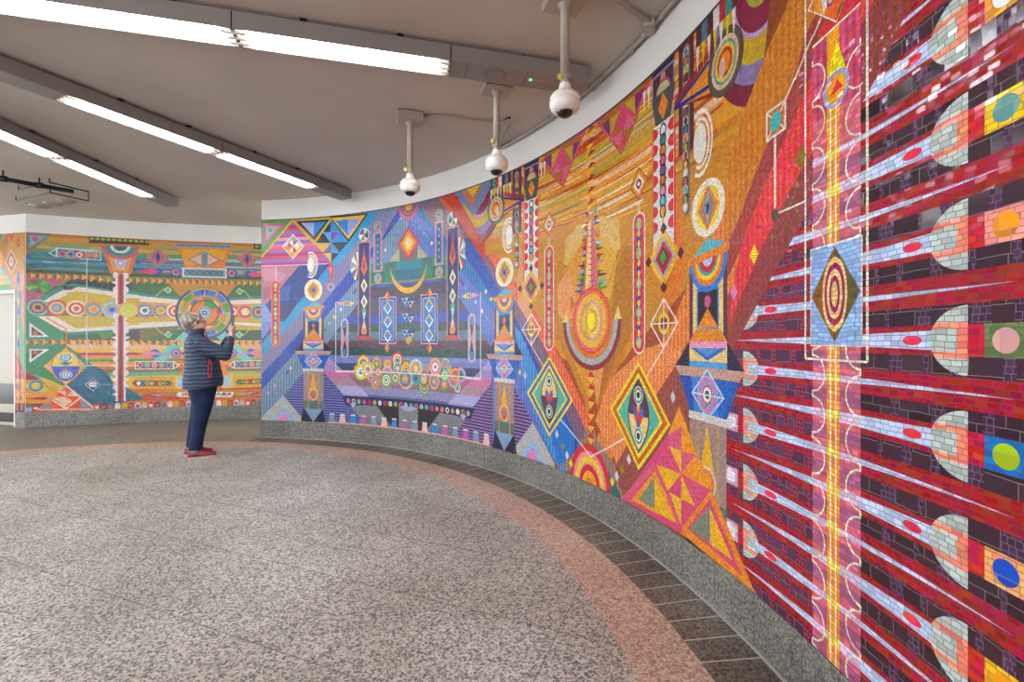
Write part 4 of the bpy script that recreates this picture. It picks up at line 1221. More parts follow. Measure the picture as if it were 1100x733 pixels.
# ---- the red scene at the near end
Q5 = (800, 0, 3.665); Q6 = (780, 180, 3.333); Q7 = (780, 380, 3.333); Q8 = (780, 540, 3.546)
UE = 8.62                        # where the big squares end
UCL, UCR = mu.px2uv(875, 366)[0], mu.px2uv(926.5, 366)[0]
USL, USR = mu.px2uv(800, 400)[0], mu.px2uv(1042.5, 366)[0]
UTL, UTR = mu.px2uv(790, 400)[0], 8.392
P_V = 0.2572; V_S = 1.350          # period, and the height of one right-hand half disc
totem_u = 6.993
# slanting ground above and left of the red stripes
def tri(poly, c, s=None, pitch=.040, w_=.018, mat=None):
    mu.raw(poly, c)
    if s: mu.vstripes(poly, pitch, w_, s)
mu.raw([mu.px2uv(800, 262), mu.px2uv(782, 400), (7.05, 1.1), (7.05, .2), (11.5, V0), (11.5, V1), (7.5, V1)], '#8f4a1f')
g0 = px((868,-20),(838,60),(812,140),(795,190),(782,235)); g1 = px((905,-30),(870,30),(845,110),(815,180),(795,235),(782,262))
tri(px((856,-30),(846,9),(828,48),(811,92),(798,127),(788,160),(780,198),(780,240)) + g1[::-1], '#d9861f', '#c9741c')
g2 = px((960,-60),(925,0),(885,70),(858,128),(836,180),(815,215),(800,262),(782,300))
tri(g1 + g2[::-1], '#a8502a', '#a83c5c', .036, .016)
g3 = px((985,-60),(935,10),(896,75),(872,120),(850,170),(828,210),(808,262),(785,330),(782,345))
g3b = px((1000,-60),(956,10),(925,75),(905,120),(872,150),(850,195),(815,262),(795,320),(782,365))
tri(px((925,-40),(895,20),(868,95),(846,148),(822,200),(800,255),(790,300)) + px((783,352),(800,312),(822,262),(850,205),(876,160),(905,70),(950,-20)), '#ee3c50', '#e85a50', .034, .014)
brown = px((783,365),(800,312),(822,262),(850,205),(876,160),(905,70),(950,-20)) + [(8.7, V1), (8.9, 2.2), (7.7, 1.8), mu.px2uv(791, 372)]
tri(brown, '#87481f', '#a83c5c', .036, .015)
mu.cr(*Q5)
mu.p([(400,-40),(470,-40),(430,90),(380,110),(330,150),(300,180),(300,120),(360,60)], '#e0404c')
# striped field
edge_ = px((1012,-60),(981,0),(946,79),(929,109),(902,165),(870,226),(835,290),(790.5,372))
fieldp = edge_ + [(7.16, 1.25), (7.10, .9), (7.02, .3), (7.02, V0), (11.5, V0), (11.5, V1)]
def clipf(q):                    # keep only what lies right of the slanting edge
    out = q
    for (a, b) in zip(edge_, edge_[1:]): pass
    return out
BOX = [(6.9, V0), (11.5, V0), (11.5, V1), (6.9, V1)]
# piecewise: for each span of height between edge vertices clip everything to the right of that edge segment
EV = [(q[0], q[1]) for q in edge_] + [(7.115, 1.19), (7.115, V0)]
def red_clip(pts):
    """split pts at the heights of the edge line and clip each piece"""
    res = []
    for (a, b) in zip(EV, EV[1:]):
        if abs(a[1]-b[1]) < 1e-4: continue
        p = clip_half(clip_half(pts, 0, 1, a[1]), 0, -1, -b[1])
        if len(p) < 3: continue
        # line through a, b ; keep the side with larger u
        nx, ny = (a[1]-b[1]), -(a[0]-b[0])
        c = nx*a[0] + ny*a[1]
        p = clip_half(p, -nx, -ny, -c)
        if len(p) >= 3: res.append(p)
    return res
def rp(pts, c, mat=None):
    for p in red_clip(pts): mu.raw(p, c, mat)
LINK = Vector((0, 0))
RED, RED2, AUB, LBL = '#a21a26', '#c01f30', '#34202b', '#b9cbea'
AUBL = '#54283f'
mu.mat = 1
rp(BOX, RED)
ks = range(-5, 8)
for k in ks:
    vS = V_S + k*P_V                       # level of right half discs (blue line widest at right)
    vT = vS + P_V/2                        # level of left half discs
    # bright red rims along both lines, aubergine rows at the quarter levels
    for sgn in (-1, 1):
        vq_ = vS + sgn*P_V/4
        x_ = 6.95
        while x_ < 11.4:
            w1_ = .045 + .075*rnd.random(); w2_ = .012 + .045*rnd.random()
            L_ = x_ < UCL
            if L_: w1_ *= .75
            rp([(x_, vq_-.025), (x_+w1_, vq_-.025), (x_+w1_, vq_+.025), (x_, vq_+.025)], ('#56324e' if L_ else AUB), 2)
            rp([(x_+w1_, vq_-.025), (x_+w1_+w2_, vq_-.025), (x_+w1_+w2_, vq_+.025), (x_+w1_, vq_+.025)], ('#7a2440' if L_ else '#452848'), 3)
            if not (UCL - .15 < x_ < UCL): x_ += w1_ + w2_
            elif x_ + w1_ + w2_ > UCL: x_ = max(UCR, x_ + w1_ + w2_)
            else: x_ += w1_ + w2_
    rp([(UTL, vS-.001), (UTR, vS-.026), (11.5, vS-.026), (11.5, vS+.026), (UTR, vS+.026), (UTL, vS+.001)], RED2, 1) if False else None
    # the two kinds of pale blue wedge
    rp([(UTL-.02, vS), (USR-.06, vS-.0265), (USR-.06, vS+.0265)], LBL)
    rp([(USL+.02, vT-.0215), (USL+.02, vT+.0215), (UTR, vT)], LBL)
SQ = ['#e9a04a','#f2c21c','#f09a8c','#5f7a48','#1f68b4','#efa870','#f2b21c','#5a8a9a']
CQ = ['#c8c8cc','#6aa49a','#e0881c','#e0a8a8','#a8cc3a','#2f58cc','#e08a1c','#d8d8d0']
du = 0.001
hS = .086                                    # half-disc radius
for k in ks:
    vS = V_S + k*P_V
    uF = USR
    # right: half disc with its flat side to the right
    mu.raw(sum(red_clip([(uF, vS-hS)] + [(uF - .108*math.sin(PI*i/16), vS - hS*math.cos(PI*i/16)) for i in range(17)]), []), '#b5c1bb') if False else None
    pts = [(uF - .108*math.sin(PI*i/20), vS - hS*math.cos(PI*i/20)) for i in range(21)]
    for p in red_clip(pts): mu.raw(p, '#b4c0ba')
    q = clip_half(clip_half(pts, 0, 1, vS+.045), 0, -1, -(vS-.045))
    for p in red_clip(q): mu.raw(p, '#ee9078')
    q = clip_half(clip_half(clip_half(pts, 0, 1, vS+.029), 0, -1, -(vS-.029)), 1, 0, uF-.030)
    for p in red_clip(q): mu.raw(p, '#b4c0ba')
    for p in red_clip([(uF-.165 + .032*math.cos(t), vS + .0135*math.sin(t)) for t in [2*PI*i/20 for i in range(20)]]): mu.raw(p, '#e8485a')
    rp([(uF, vS-.038), (uF+.040, vS-.038), (uF+.040, vS+.038), (uF, vS+.038)], '#c81f34')
    i = (3 - k) % 8
    rp([(uF+.042, vS-.039), (uF+.142, vS-.039), (uF+.142, vS+.039), (uF+.042, vS+.039)], SQ[i])
    for p in red_clip([(uF+.092 + .031*math.cos(t), vS + .029*math.sin(t)) for t in [2*PI*j/24 for j in range(24)]]): mu.raw(p, CQ[i], 2)
    rp([(uF+.144, vS-.039), (uF+.20, vS-.039), (uF+.20, vS+.039), (uF+.144, vS+.039)], '#c81f34')
    # left: mirrored, at the in-between level
    vT = vS + P_V/2; uF = USL
    pts = [(uF + .108*math.sin(PI*i/20), vT - .080*math.cos(PI*i/20)) for i in range(21)]
    for p in red_clip(pts): mu.raw(p, '#b4c0ba')
    q = clip_half(clip_half(pts, 0, 1, vT+.045), 0, -1, -(vT-.045))
    for p in red_clip(q): mu.raw(p, '#ee9c84')
    q = clip_half(clip_half(clip_half(pts, 0, 1, vT+.029), 0, -1, -(vT-.029)), -1, 0, -(uF+.034))
    for p in red_clip(q): mu.raw(p, '#b9c9d4')
    for p in red_clip([(uF+.185 + .040*math.cos(t), vT + .0135*math.sin(t)) for t in [2*PI*i_/20 for i_ in range(20)]]): mu.raw(p, '#e8485a')
    rp([(uF-.035, vT-.038), (uF, vT-.038), (uF, vT+.038), (uF-.035, vT+.038)], '#b81f34')
    rp([(uF-.155, vT-.042), (uF-.040, vT-.042), (uF-.040, vT+.042), (uF-.155, vT+.042)], '#c9a8b8')
    for p in red_clip([(uF-.095 + .042*math.cos(t), vT + .033*math.sin(t)) for t in [2*PI*j/24 for j in range(24)]]): mu.raw(p, '#e0dce8')

# the tall rose column with its scalloped ivory line
vCT = mu.px2uv(900, 27)[1]
cb0, cb1 = mu.px2uv(890.5, 366)[0], mu.px2uv(904, 366)[0]
def colpiece(ua, ub, tint_red, tint_aub, tint_blue):
    box = [(ua, V0), (ub, V0), (ub, vCT), (ua, vCT)]
    mu.raw(box, tint_red)
    if tint_red != '#c2466a':
        pass
    for k in ks:
        vS = V_S + k*P_V; vT = vS + P_V/2
        if vT > 2.12: continue
        for sgn in (-1, 1):
            vq_ = vS + sgn*P_V/4
            mu.raw([(ua, vq_-.026), (ub, vq_-.026), (ub, vq_+.026), (ua, vq_+.026)], tint_aub)
        def wd(u, u0, u1, h0, h1): return h0 + (h1-h0)*(u-u0)/(u1-u0)
        for vv, u0, u1, h0, h1 in ((vS, UTL-.02, USR-.06, 0, .0265), (vT, USL+.02, UTR, .0215, 0)):
            a_, b_ = wd(ua, u0, u1, h0, h1), wd(ub, u0, u1, h0, h1)
            mu.raw([(ua, vv-a_), (ub, vv-b_), (ub, vv+b_), (ua, vv+a_)], tint_blue)
colpiece(UCL, UCR, '#d87080', '#aa6084', '#d6bfdf')
# the upper end of the column shows the rose ground with brown slivers
mu.rc(UCL, UCR, 2.14, vCT, '#d45a76'); mu.vstripes([(UCL, 2.14), (UCR, 2.14), (UCR, vCT), (UCL, vCT)], .034, .015, '#b8466c')
colpiece(cb0, cb1, '#ef9c1c', '#ec9020', '#f0d23c')
ucol = (cb0+cb1)/2
mu.rc(cb0, cb1, 2.14, mu.px2uv(900, 118)[1], '#ec9420')
for d_ in (-.012, .012): mu.rc(ucol+d_-.0032, ucol+d_+.0032, V0, mu.px2uv(900, 105)[1], '#efe6dc')
# scallops
n = 12
for side_, ue, sg in ((0, UCL, 1), (1, UCR, -1)):
    h = .155
    for i in range(-1, 20):
        vv = .33 + i*h*.97 + (0.0 if side_ == 0 else .09)
        r_ = h*.42
        if vv - r_ < V0 - .2 or vv + r_ > vCT: continue
        mu.arc(ue, vv, r_-.0035, r_+.0035, -90 if sg > 0 else 90, 90 if sg > 0 else 270, '#e9e4c8', 16, .95)
        mu.rc(ue-.003, ue+.003, vv+r_-.002, vv+h*.97-r_+.002, '#e9e4c8')
mu.rc(UCL, UCR, vCT-.008, vCT, '#e9e4c8')
# spear
u, v = mu.px2uv(900.5, 95)
mu.raw([(u-.042, v+.04), (u+.046, v+.04), (u, mu.px2uv(901, 40)[1])], '#f0dc1c')
for hu, hv, c in ((.062,.062,'#9aa4d0'),(.046,.048,'#ef9a1c')): mu.ell(u, v, hu, hv, c, 28)
mu.raw([(u-.026, v-.018), (u+.03, v-.006), (u+.004, v+.03)], '#d8283c')
# blue panel with the kite and lens
pa, pb = UCL-.006, UCR+.004
p1 = mu.px2uv(900, 262)[1]; p0 = mu.px2uv(900, 371)[1]
mu.rc(pa-.005, pb+.005, p0-.005, p1+.005, '#e6e2d0'); mu.rc(pa, pb, p0, p1, '#93b4e2')
u, v = (pa+pb)/2, (p0+p1)/2 + .002
hu, hv = (pb-pa)/2*.98, (p1-p0)/2*.95
mu.raw([(u-hu, v), (u, v-hv), (u, v+hv)], '#8a5a22'); mu.raw([(u+hu, v), (u, v-hv), (u, v+hv)], '#5c5a24')
def lens2(w_, h_, c):
    n = 14
    mu.raw([(u + w_*math.sqrt(max(0, 1-t*t)), v + h_*t) for t in [-1+2*i/n for i in range(n+1)]] + [(u - w_*math.sqrt(max(0, 1-t*t)), v + h_*t) for t in [1-2*i/n for i in range(n+1)]], c)
for f, c in ((1,'#e8c888'),(.82,'#9c2454'),(.62,'#e8c888'),(.42,'#9c2454'),(.24,'#e8c888')): lens2((pb-pa)*.25*f, (p1-p0)*.375*(f*.85+.15), c)
# ivory frame around the column
fl_, fr_ = mu.px2uv(867.5, 366)[0], mu.px2uv(934, 366)[0]
vb2 = mu.px2uv(900, 387)[1]
for x in (fl_, fr_): mu.rc(x-.0045, x+.0045, vb2, V1, '#e9e4c8')
mu.rc(fl_, fr_, vb2-.004, vb2+.004, '#e9e4c8')
mu.mat = 0
# kites and wires on the brown ground
mu.cr(*Q5)
mu.p([(255,42),(300,-60),(405,-10),(367,90)], '#ece6da'); mu.p([(262,40),(303,-50),(316,60)], '#f0a030'); mu.p([(316,60),(340,-5),(398,-8),(366,82)], '#ee6a24'); mu.p([(375,30),(405,-10),(367,85)], '#8a5a3a')
mu.rings(345, 0, [(22,'#6a4a8a'),(12,'#e8b0a0')])
mu.l([(306,72),(165,395),(125,548)], .009, '#e9e4c8')
q = mu.q([(92,448),(166,395),(166,506),(92,556),(92,448)])
mu.raw(q[:4], '#c9703a'); mu.ln(q, .010, '#ece6d4'); mu.ln([q[0], q[2]], .007, '#ece6d4'); mu.ln([q[1], q[3]], .007, '#ece6d4')
mu.rings(128, 478, [(38,'#4ab8b4')], .9); 
mu.l([(127,548),(127,810)], .009, '#e9e4c8'); 
mu.cr(*Q6)
mu.l([(180,150),(180,-100)], .009, '#e9e4c8'); mu.l([(195,162),(290,120)], .008, '#ece6d4'); mu.rings(180, 170, [(22,'#4a4a34')], .8)
mu.dia(*mu.P(105, 312), .030, .045, '#f0dc1c'); mu.dia(*mu.P(32, 449), .028, .042, '#e08ac0')
mu.cr(*Q5); mu.dia(*mu.P(228, 620), .03, .05, '#8a7a1c')

totem(6.987-UT)
# the big pink and yellow pyramid at the foot of the third totem
mu.cr(*J4)
p_ = mu.p
p_([(355,405),(60,262),(290,-60),(345,-200),(430,30),(505,215),(560,330),(715,705),(720,740)], '#e05a82')
p_([(330,-70),(290,-60),(345,-200),(432,30),(500,210),(360,132)], '#f09a1c')
def y_(pts): p_(pts, '#f0b81c')
p_([(295,-60),(357,-100),(357,130),(300,0)], '#e0688a')
y_([(296,-2),(357,22),(357,130)]); p_([(357,22),(430,40),(357,130)], '#e0688a')
y_([(230,88),(357,135),(290,218)]); p_([(357,135),(290,218),(357,255)], '#d8567e')
p_([(362,135),(432,55),(505,140),(505,214)], '#f09a1c'); p_([(357,135),(505,215),(425,292)], '#dd5f82')
y_([(357,140),(357,258),(425,292)]); p_([(357,258),(425,292),(357,370)], '#d8567e'); y_([(296,222),(357,258),(357,392)])
p_([(110,262),(225,118),(350,388),(355,402)], '#f09a1c'); p_([(145,260),(222,150),(225,305)], '#7d8c78'); p_([(225,150),(330,372),(225,318)], '#f0b81c')
p_([(355,405),(505,215),(560,330),(715,705)], '#f0911c'); p_([(385,402),(500,258),(545,360),(660,640)], '#e05a82'); p_([(398,402),(500,292),(500,478)], '#7d8a74'); p_([(500,300),(610,560),(502,482)], '#f0b81c')
p_([(355,412),(420,448),(720,710),(715,735),(355,425)], '#f0911c')
for a_, b_, c, w_ in (((228,92),(355,405),'#e0608a',.03),((60,268),(355,408),'#e05a82',.045),((62,262),(228,92),'#e0688a',.03)): mu.l([a_, b_], w_, c)
# ------------------------------------------------------------------ mural on the far wall, behind the visitor
ml = Mural(curved_px(LX, LY, LR), curved_xyz(LX, LY, LR), LR*L_T0, LR*L_T1, Z_MUR0, Z_MUR1)
L1 = (0, 235, 6.11); L2 = (0, 345, 6.11); L3 = (85, 240, 6.664); L4 = (85, 345, 6.664); L5 = (180, 250, 7.333); L6 = (180, 345, 6.374)
UW, VW = ml.px2uv(220, 336.3)               # centre of the big wheel
uL, uR = LR*L_T0, LR*L_T1
def vy(x, y): return ml.px2uv(x, y)[1]
def ROW(x, ya, yb, c, ua=None, ub=None, cols=None):
    ml.rc(uL if ua is None else ua, uR if ub is None else ub, vy(x, yb), vy(x, ya), c)
# upper bands
for ya, yb, c in ((248,258,'#c47a1e'),(258,262,'#d89a3c'),(262,266,'#a89a3a'),(266,270,'#c9a85a'),(270,274,'#5f8f4a'),(274,278,'#2f7f8a'),(278,282,'#1f5f9a'),(282,286,'#2f8fa8'),
                  (286,290,'#174a86'),(290,293,'#4f6a2f'),(293,296,'#3a2f20'),(296,302,'#6a8a3a'),(302,318,'#1f4a34'),(318,330,'#c9b13a'),(330,342,'#7a6a4a'),(342,354,'#c6ac2c'),
                  (354,366,'#2a5a34'),(366,375,'#e6b890'),(375,379,'#f0b42a'),(379,382,'#b03a54'),(382,386,'#e89a5a'),(386,389,'#4a9a2f'),(389,393,'#f09a2c'),(393,397,'#d8742a'),(397,401,'#8a6a3a'),
                  (401,405,'#5fb08a'),(405,409,'#e8c02a'),(409,415,'#d8a81c'),(415,419,'#c9b02a'),(419,423,'#e8642a'),(423,427,'#9a8a2a'),(427,432,'#c8502c'),(432,446,'#c9702c')):
    ROW(105, ya, yb, c)
rl = random.Random(5)
def lstreaks(ua, ub, va, vb, n, cols, lw=(.01, .03)):
    for i in range(n):
        v = va + (vb-va)*rl.random(); L = (ub-ua)*(.2 + .7*rl.random()); a = ua + (ub-ua-L)*rl.random(); t = lw[0] + (lw[1]-lw[0])*rl.random()
        s0, s1 = rl.random(), rl.random()
        ml.raw([(a, v-t*s0/2), (a+L, v-t*s1/2), (a+L, v+t*s1/2), (a, v+t*s0/2)], rl.choice(cols))
um = ml.px2uv(130, 340)[0]
lstreaks(uL, um-.2, vy(100,293), vy(100,266), 30, ['#2f6f8a','#1a4f8c','#3a8a5a','#2aa0a8','#16406c','#5a9a4a','#8fb8c0'])
lstreaks(um+.2, uR, vy(160,290), vy(160,262), 46, ['#c9a03a','#8a9a3a','#2f9a9a','#5a4a30','#e8b04a','#7a5a9a','#b8d0dc','#d8842a','#1f6a5c'])
lstreaks(um+.2, uR, vy(170,432), vy(170,372), 60, ['#e8b82a','#d85a2c','#2f8a4a','#e89a4a','#8a8a2a','#5fb4a0','#b8324a','#e8a890','#f0c83a'])
# upper left corner
ml.cr(*L1)
ml.p([(150,70),(345,100),(165,250),(150,255)], '#c9781f'); ml.hstripes(ml.q([(150,70),(345,100),(165,250),(150,255)]), .03, .011, '#4a3a5c')
ml.p([(188,100),(328,112),(190,202)], '#3fa0b4'); ml.p([(200,110),(296,118),(204,180)], '#9ab8a8'); ml.dia(*ml.P(232,133), .05, .05, '#d8508a')
# rose and olive wedge fields under the beads of arrows
ml.p([(150,370),(440,392),(165,575),(150,580)], '#b85a7a'); ml.p([(440,392),(480,392),(400,442),(370,440)], '#8a7a2c')
ml.p([(400,442),(480,392),(640,400),(640,480),(420,465)], '#1c2a1c')
# teal field left of the wheel hub line
ml.p([(150,575),(300,500),(245,620),(380,735),(150,735)], '#1f7f6a')
ml.cr(*L2)
tf = [(150,-60),(250,-50),(415,75),(440,160),(610,290),(640,300),(760,570),(640,570),(430,430),(165,325),(150,325)]
ml.p(tf, '#1f7a60'); ml.hstripes(ml.q([(150,-60),(250,-50),(415,75),(440,160),(600,290),(430,430),(165,325),(150,325)]), .034, .012, '#3fa04a')
ml.p([(430,430),(600,285),(700,330),(760,430),(850,575),(600,560)], '#1a5f80')
# pale lens outline around the row of discs
ml.cr(*L1)
ml.p([(165,560),(400,445),(430,460),(250,570)], '#1f8a80'); ml.p([(270,550),(410,470),(545,462),(640,470),(640,490),(450,500),(350,545)], '#ecd8c8')
ml.p([(350,545),(450,495),(640,500),(640,555),(350,550)], '#c6ab28')
ml.cr(*L3)
u0_ = ml.px2uv(72, 316)[0]; ue = 2*UW - u0_
# right continuation of lens (both sides of the post)
ml.raw([ml.px2uv(72,315), ml.px2uv(90,312), ml.px2uv(135,318), ml.px2uv(190,325), ml.px2uv(190,331), ml.px2uv(70,329)], '#cbb02c')
ml.raw([ml.px2uv(85,308), ml.px2uv(130,314), ml.px2uv(192,322), ml.px2uv(192,326), ml.px2uv(130,319), ml.px2uv(75,312)], '#efdccc')
ml.raw([ml.px2uv(60,306), ml.px2uv(85,305), ml.px2uv(130,311.5), ml.px2uv(192,319.5), ml.px2uv(192,322.5), ml.px2uv(130,315), ml.px2uv(85,308.5)], '#1f8f80')
ml.raw([ml.px2uv(40,340), ml.px2uv(60,340), ml.px2uv(82,353), ml.px2uv(192,346), ml.px2uv(192,350), ml.px2uv(76,357), ml.px2uv(66,355)], '#efdccc')
ml.raw([ml.px2uv(55,338), ml.px2uv(192,337), ml.px2uv(192,346), ml.px2uv(82,353)], '#cbb02c')
ml.raw([ml.px2uv(66,355), ml.px2uv(76,357), ml.px2uv(192,350), ml.px2uv(192,353), ml.px2uv(80,360), ml.px2uv(68,358)], '#1f8f80')
ml.raw([ml.px2uv(35,329), ml.px2uv(192,331), ml.px2uv(192,341), ml.px2uv(35,339)], '#7a6444')
# green facets
for pts, c in (([(72,302),(128,306),(128,313),(85,306)],'#1c2f22'), ([(142,302),(192,305),(192,320),(142,313)],'#2f6a34'), ([(140,304),(156,306),(180,318),(140,312)],'#4a3420'),
               ([(80,360),(130,356),(130,366),(72,366)],'#245a34'), ([(105,358),(125,357),(112,366)],'#5a8a2c'), ([(140,355),(150,354),(150,367),(140,367)],'#4a3020'), ([(150,354),(192,352),(180,366),(150,367)],'#7a6a2c'), ([(150,366),(192,354),(192,372),(160,370)],'#2f6a34')):
    ml.raw([ml.px2uv(*q) for q in pts], c)
def both(fn):
    ml.t = ident; fn(0); ml.t = lambda q: (2*UW - q[0], q[1]); fn(1); ml.t = ident
def wing(k):
    # everything between the post and the wheel, and its reflection
    for pts, c in (([(142,302),(192,305),(200,322),(142,313)],'#2f6a34'), ([(182,302),(258,306),(236,330),(205,330)],'#c98a3c'),
                   ([(175,318),(196,322),(196,326),(160,321)],'#e89a80'), ([(192,322),(192,319),(150,315),(150,318)],'#1f8f80'),
                   ([(207,347),(207,362),(176,390),(156,396)],'#7ac4b4'), ([(196,402),(206,380),(234,380),(246,402)],'#ee8a1e')):
        ml.raw([ml.px2uv(*q) for q in pts], c)
    ml.raw([ml.px2uv(150,334), ml.px2uv(200,334), ml.px2uv(200,345), ml.px2uv(150,347)], '#cbb02c')
    ml.raw([ml.px2uv(150,329), ml.px2uv(200,330), ml.px2uv(200,341), ml.px2uv(150,340)], '#7a6444')
    ml.raw([ml.px2uv(150,324), ml.px2uv(200,327), ml.px2uv(200,330.5), ml.px2uv(150,329.5)], '#cbb02c')
    ml.raw([ml.px2uv(150,319), ml.px2uv(200,323), ml.px2uv(200,327), ml.px2uv(150,324)], '#efdccc')
    ml.raw([ml.px2uv(150,347), ml.px2uv(200,345), ml.px2uv(200,348), ml.px2uv(150,350.5)], '#efdccc')
    # long arrows
    ml.cr(*L3)
    ml.p([(410,344),(520,322),(600,345),(520,366)], '#d8507a'); ml.p([(545,330),(572,318),(605,344),(572,374),(545,362),(575,346)], '#2a4fb4'); ml.p([(600,335),(665,340),(665,356),(600,352)], '#9a8ab8')
    ml.rings(693, 348, [(32,'#2a4fb4'),(27,'#3f8fd8'),(19,'#e8705a'),(9,'#3a2a6a')])
    ml.l([(552,522),(605,470),(640,478)], .012, '#d8c83a'); ml.d(637, 478, 26, 26, '#d8dc8a'); ml.d(637, 478, 18, 18, '#3aa49a')
    ml.cr(*L4)
    ml.p([(420,230),(540,202),(600,232),(540,262)], '#e88a9a'); ml.p([(510,212),(552,200),(592,226),(540,222)], '#2a5fc8'); ml.p([(510,252),(552,264),(592,240),(540,244)], '#2a5fc8'); ml.p([(560,222),(660,226),(660,246),(560,242)], '#a89ab8')
    ml.rings(697, 231, [(34,'#3f8fd8'),(27,'#2f6fc8'),(22,'#ee8a7a'),(10,'#4a1f5a')])
    ml.l([(552,50),(605,98),(640,96)], .012, '#d8c83a'); ml.d(640, 97, 26, 26, '#d8dc8a'); ml.d(640, 97, 18, 18, '#3ab4b4')
    ml.p([(400,288),(680,288),(722,317),(680,346),(400,346)], '#ece4da'); ml.p([(406,294),(672,294),(672,340),(406,340)], '#9a4a34'); ml.p([(682,298),(708,317),(682,338)], '#a85a30')
    for i, (a_, b_) in enumerate((('#c9a8b8','#5a1f2a'),('#4fa8a0','#c9c0a0'),('#e89a8a','#c8c8e0'),('#3fa4a8','#e8c05a'),('#5fa4dc','#2a6ab8'))):
        ml.rings(436+i*52, 316, [(19, a_),(11, b_),(5,'#3a1f2a')])
    ml.p([(325,445),(395,398),(395,490)], '#e8b81c'); ml.p([(395,398),(690,398),(690,488),(395,488)], '#dba41e')
    ml.p([(380,446),(398,428),(652,428),(670,446),(652,464),(398,464)], '#2f3a20')
    for i, c in enumerate(['#b85a1c','#e8e4dc','#3f8fd8','#d8b82a','#c8b08a','#d8402c','#e8c83a','#8a9a3a','#8a7a8a']):
        ml.rings(397+i*31, 446, [(13, c),(6,'#2a2a1c') if i % 3 != 1 else (6, c)])
    ml.p([(690,395),(770,398),(770,488),(690,486)], '#efc81c'); ml.p([(705,405),(760,406),(760,474),(705,474)], '#a8c8e8')
    ml.p([(440,530),(640,528),(540,514)], '#d8402c'); ml.p([(440,530),(640,528),(540,545)], '#b0201c'); ml.p([(500,524),(640,528),(560,536)], '#a8b4dc')
both(wing)
# small fans
ml.cr(*L1)
ml.l([(258,480),(258,545)], .02, '#e8602c')
u, v = ml.P(258, 445); s_ = ml.scale(258, 445)
for i, c in enumerate(['#3f9a3a','#6ab43a','#2f8a4a','#7a4a1c','#4aa04a','#8fc43a','#2f8f5a','#8a4f1c','#5ab04a','#3f8a2c']):
    a0 = math.radians(i*36)
    ml.raw([(u, v), (u+.15*math.cos(a0), v+.105*math.sin(a0)), (u+.15*math.cos(a0+.31), v+.105*math.sin(a0+.31)), (u+.15*math.cos(a0+.628), v+.105*math.sin(a0+.628))], c)
# framed row of little discs, top left
ml.p([(318,228),(372,192),(378,192),(640,208),(640,262),(378,252),(372,252)], '#c8e0e0'); ml.p([(332,228),(366,204),(366,244)], '#256a6c'); ml.p([(380,200),(640,216),(640,254),(380,246)], '#1f5f6c')
ml.cr(*L3); ml.p([(0,196),(158,206),(158,268),(0,256)], '#c8dcd8'); ml.p([(0,202),(152,212),(152,261),(0,250)], '#2a5a4c')
for x in (8, 62, 118): ml.rings(x, 228, [(24,'#b8a88a'),(19,'#c8402c'),(11,'#e8d0b8'),(6,'#7a2a4a')])
ml.cr(*L1)
for x, a_, b_ in ((410,'#3f8fd8','#e06a4a'),(465,'#e8962a','#3f9ad0'),(521,'#c8403a','#e8d8c8')): ml.rings(x, 230+(x-410)*.07, [(26, a_),(18, b_),(8,'#2a3f8a')])
# header strips
ml.cr(*L3)
ml.p([(68,94),(505,124),(505,156),(68,140)], '#3a1f2c'); ml.p([(68,140),(505,156),(505,168),(68,152)], '#d8722c')
for i in range(11): ml.rings(92+i*39.6, 110+i*2.4, [(9,'#9ab43a')], 1.5)
ml.l([(508,138),(740,156)], .05, '#d8905a'); ml.l([(-80,116),(66,124)], .05, '#d8905a')
ml.l([(698,154),(740,158)], .03, '#2a4f8c')
ml.cr(*L5)
ml.l([(70,98),(495,112)], .055, '#8fb0c8')
for i in range(20): ml.rings(80+i*21.5, 98+i*.7, [(7,'#2a4a80')])
ml.cr(*L5); ml.p([(680,88),(760,92),(760,136),(680,130)], '#3a1f2c'); ml.rings(705, 108, [(12,'#9ab43a')], 1.3)
# lantern 1 (over the post)
ml.cr(*L3)
ml.p([(163,158),(432,166),(372,368),(222,362)], '#e0702a'); ml.p([(196,162),(400,168),(350,345),(240,340)], '#ecA02a')
u, v = ml.P(296, 164)
for r, c in ((.205,'#c9607a'),(.165,'#2f8f8a'),(.11,'#e8e0d8'),(.075,'#1f6a80')): ml.ell(u, v, r*1.25, r*1.05, c, 24, 180, 360)
ml.p([(240,256),(356,262),(330,330),(262,326)], '#d8b4b8'); ml.l([(242,258),(264,326)], .012, '#3f8fd8'); ml.l([(354,262),(330,330)], .012, '#3f8fd8'); ml.l([(262,327),(332,331)], .012, '#e8b83a')
ml.rings(297, 288, [(26,'#c8a8a8'),(18,'#8fb4d8'),(9,'#e8e8f0')])
# lantern 2 (over the wheel)
ml.cr(*L5)
ml.p([(80,122),(498,134),(440,282),(145,275)], '#e8821e'); ml.p([(105,126),(470,136),(440,215),(140,262)], '#ecA424')
ml.p([(155,210),(292,150),(425,216),(292,278)], '#1f8a90'); ml.p([(172,210),(292,160),(408,215),(292,268)], '#e8b89a')
ml.p([(268,165),(318,167),(318,262),(268,260)], '#3fa0b8')
for y in (182, 206, 230, 254): ml.rings(293, y, [(10,'#d8302c')])
ml.p([(115,275),(468,285),(468,362),(115,352)], '#dcd8e0'); ml.p([(130,285),(455,292),(455,352),(130,342)], '#d8902a'); ml.p([(135,292),(445,299),(445,346),(135,338)], '#2f8fc0')
for i in range(6): ml.d(157+i*51, 317+i*1.2, 22, 22, '#1f4f6c'); ml.d(157+i*51, 317+i*1.2, 11, 14, '#8aa42a'); 
for x in (66, 506): ml.rings(x, 312+(x-66)*.02, [(38,'#2a5fb4'),(30,'#3f8fd8'),(24,'#ee7a5a'),(10,'#2a2a6a')])
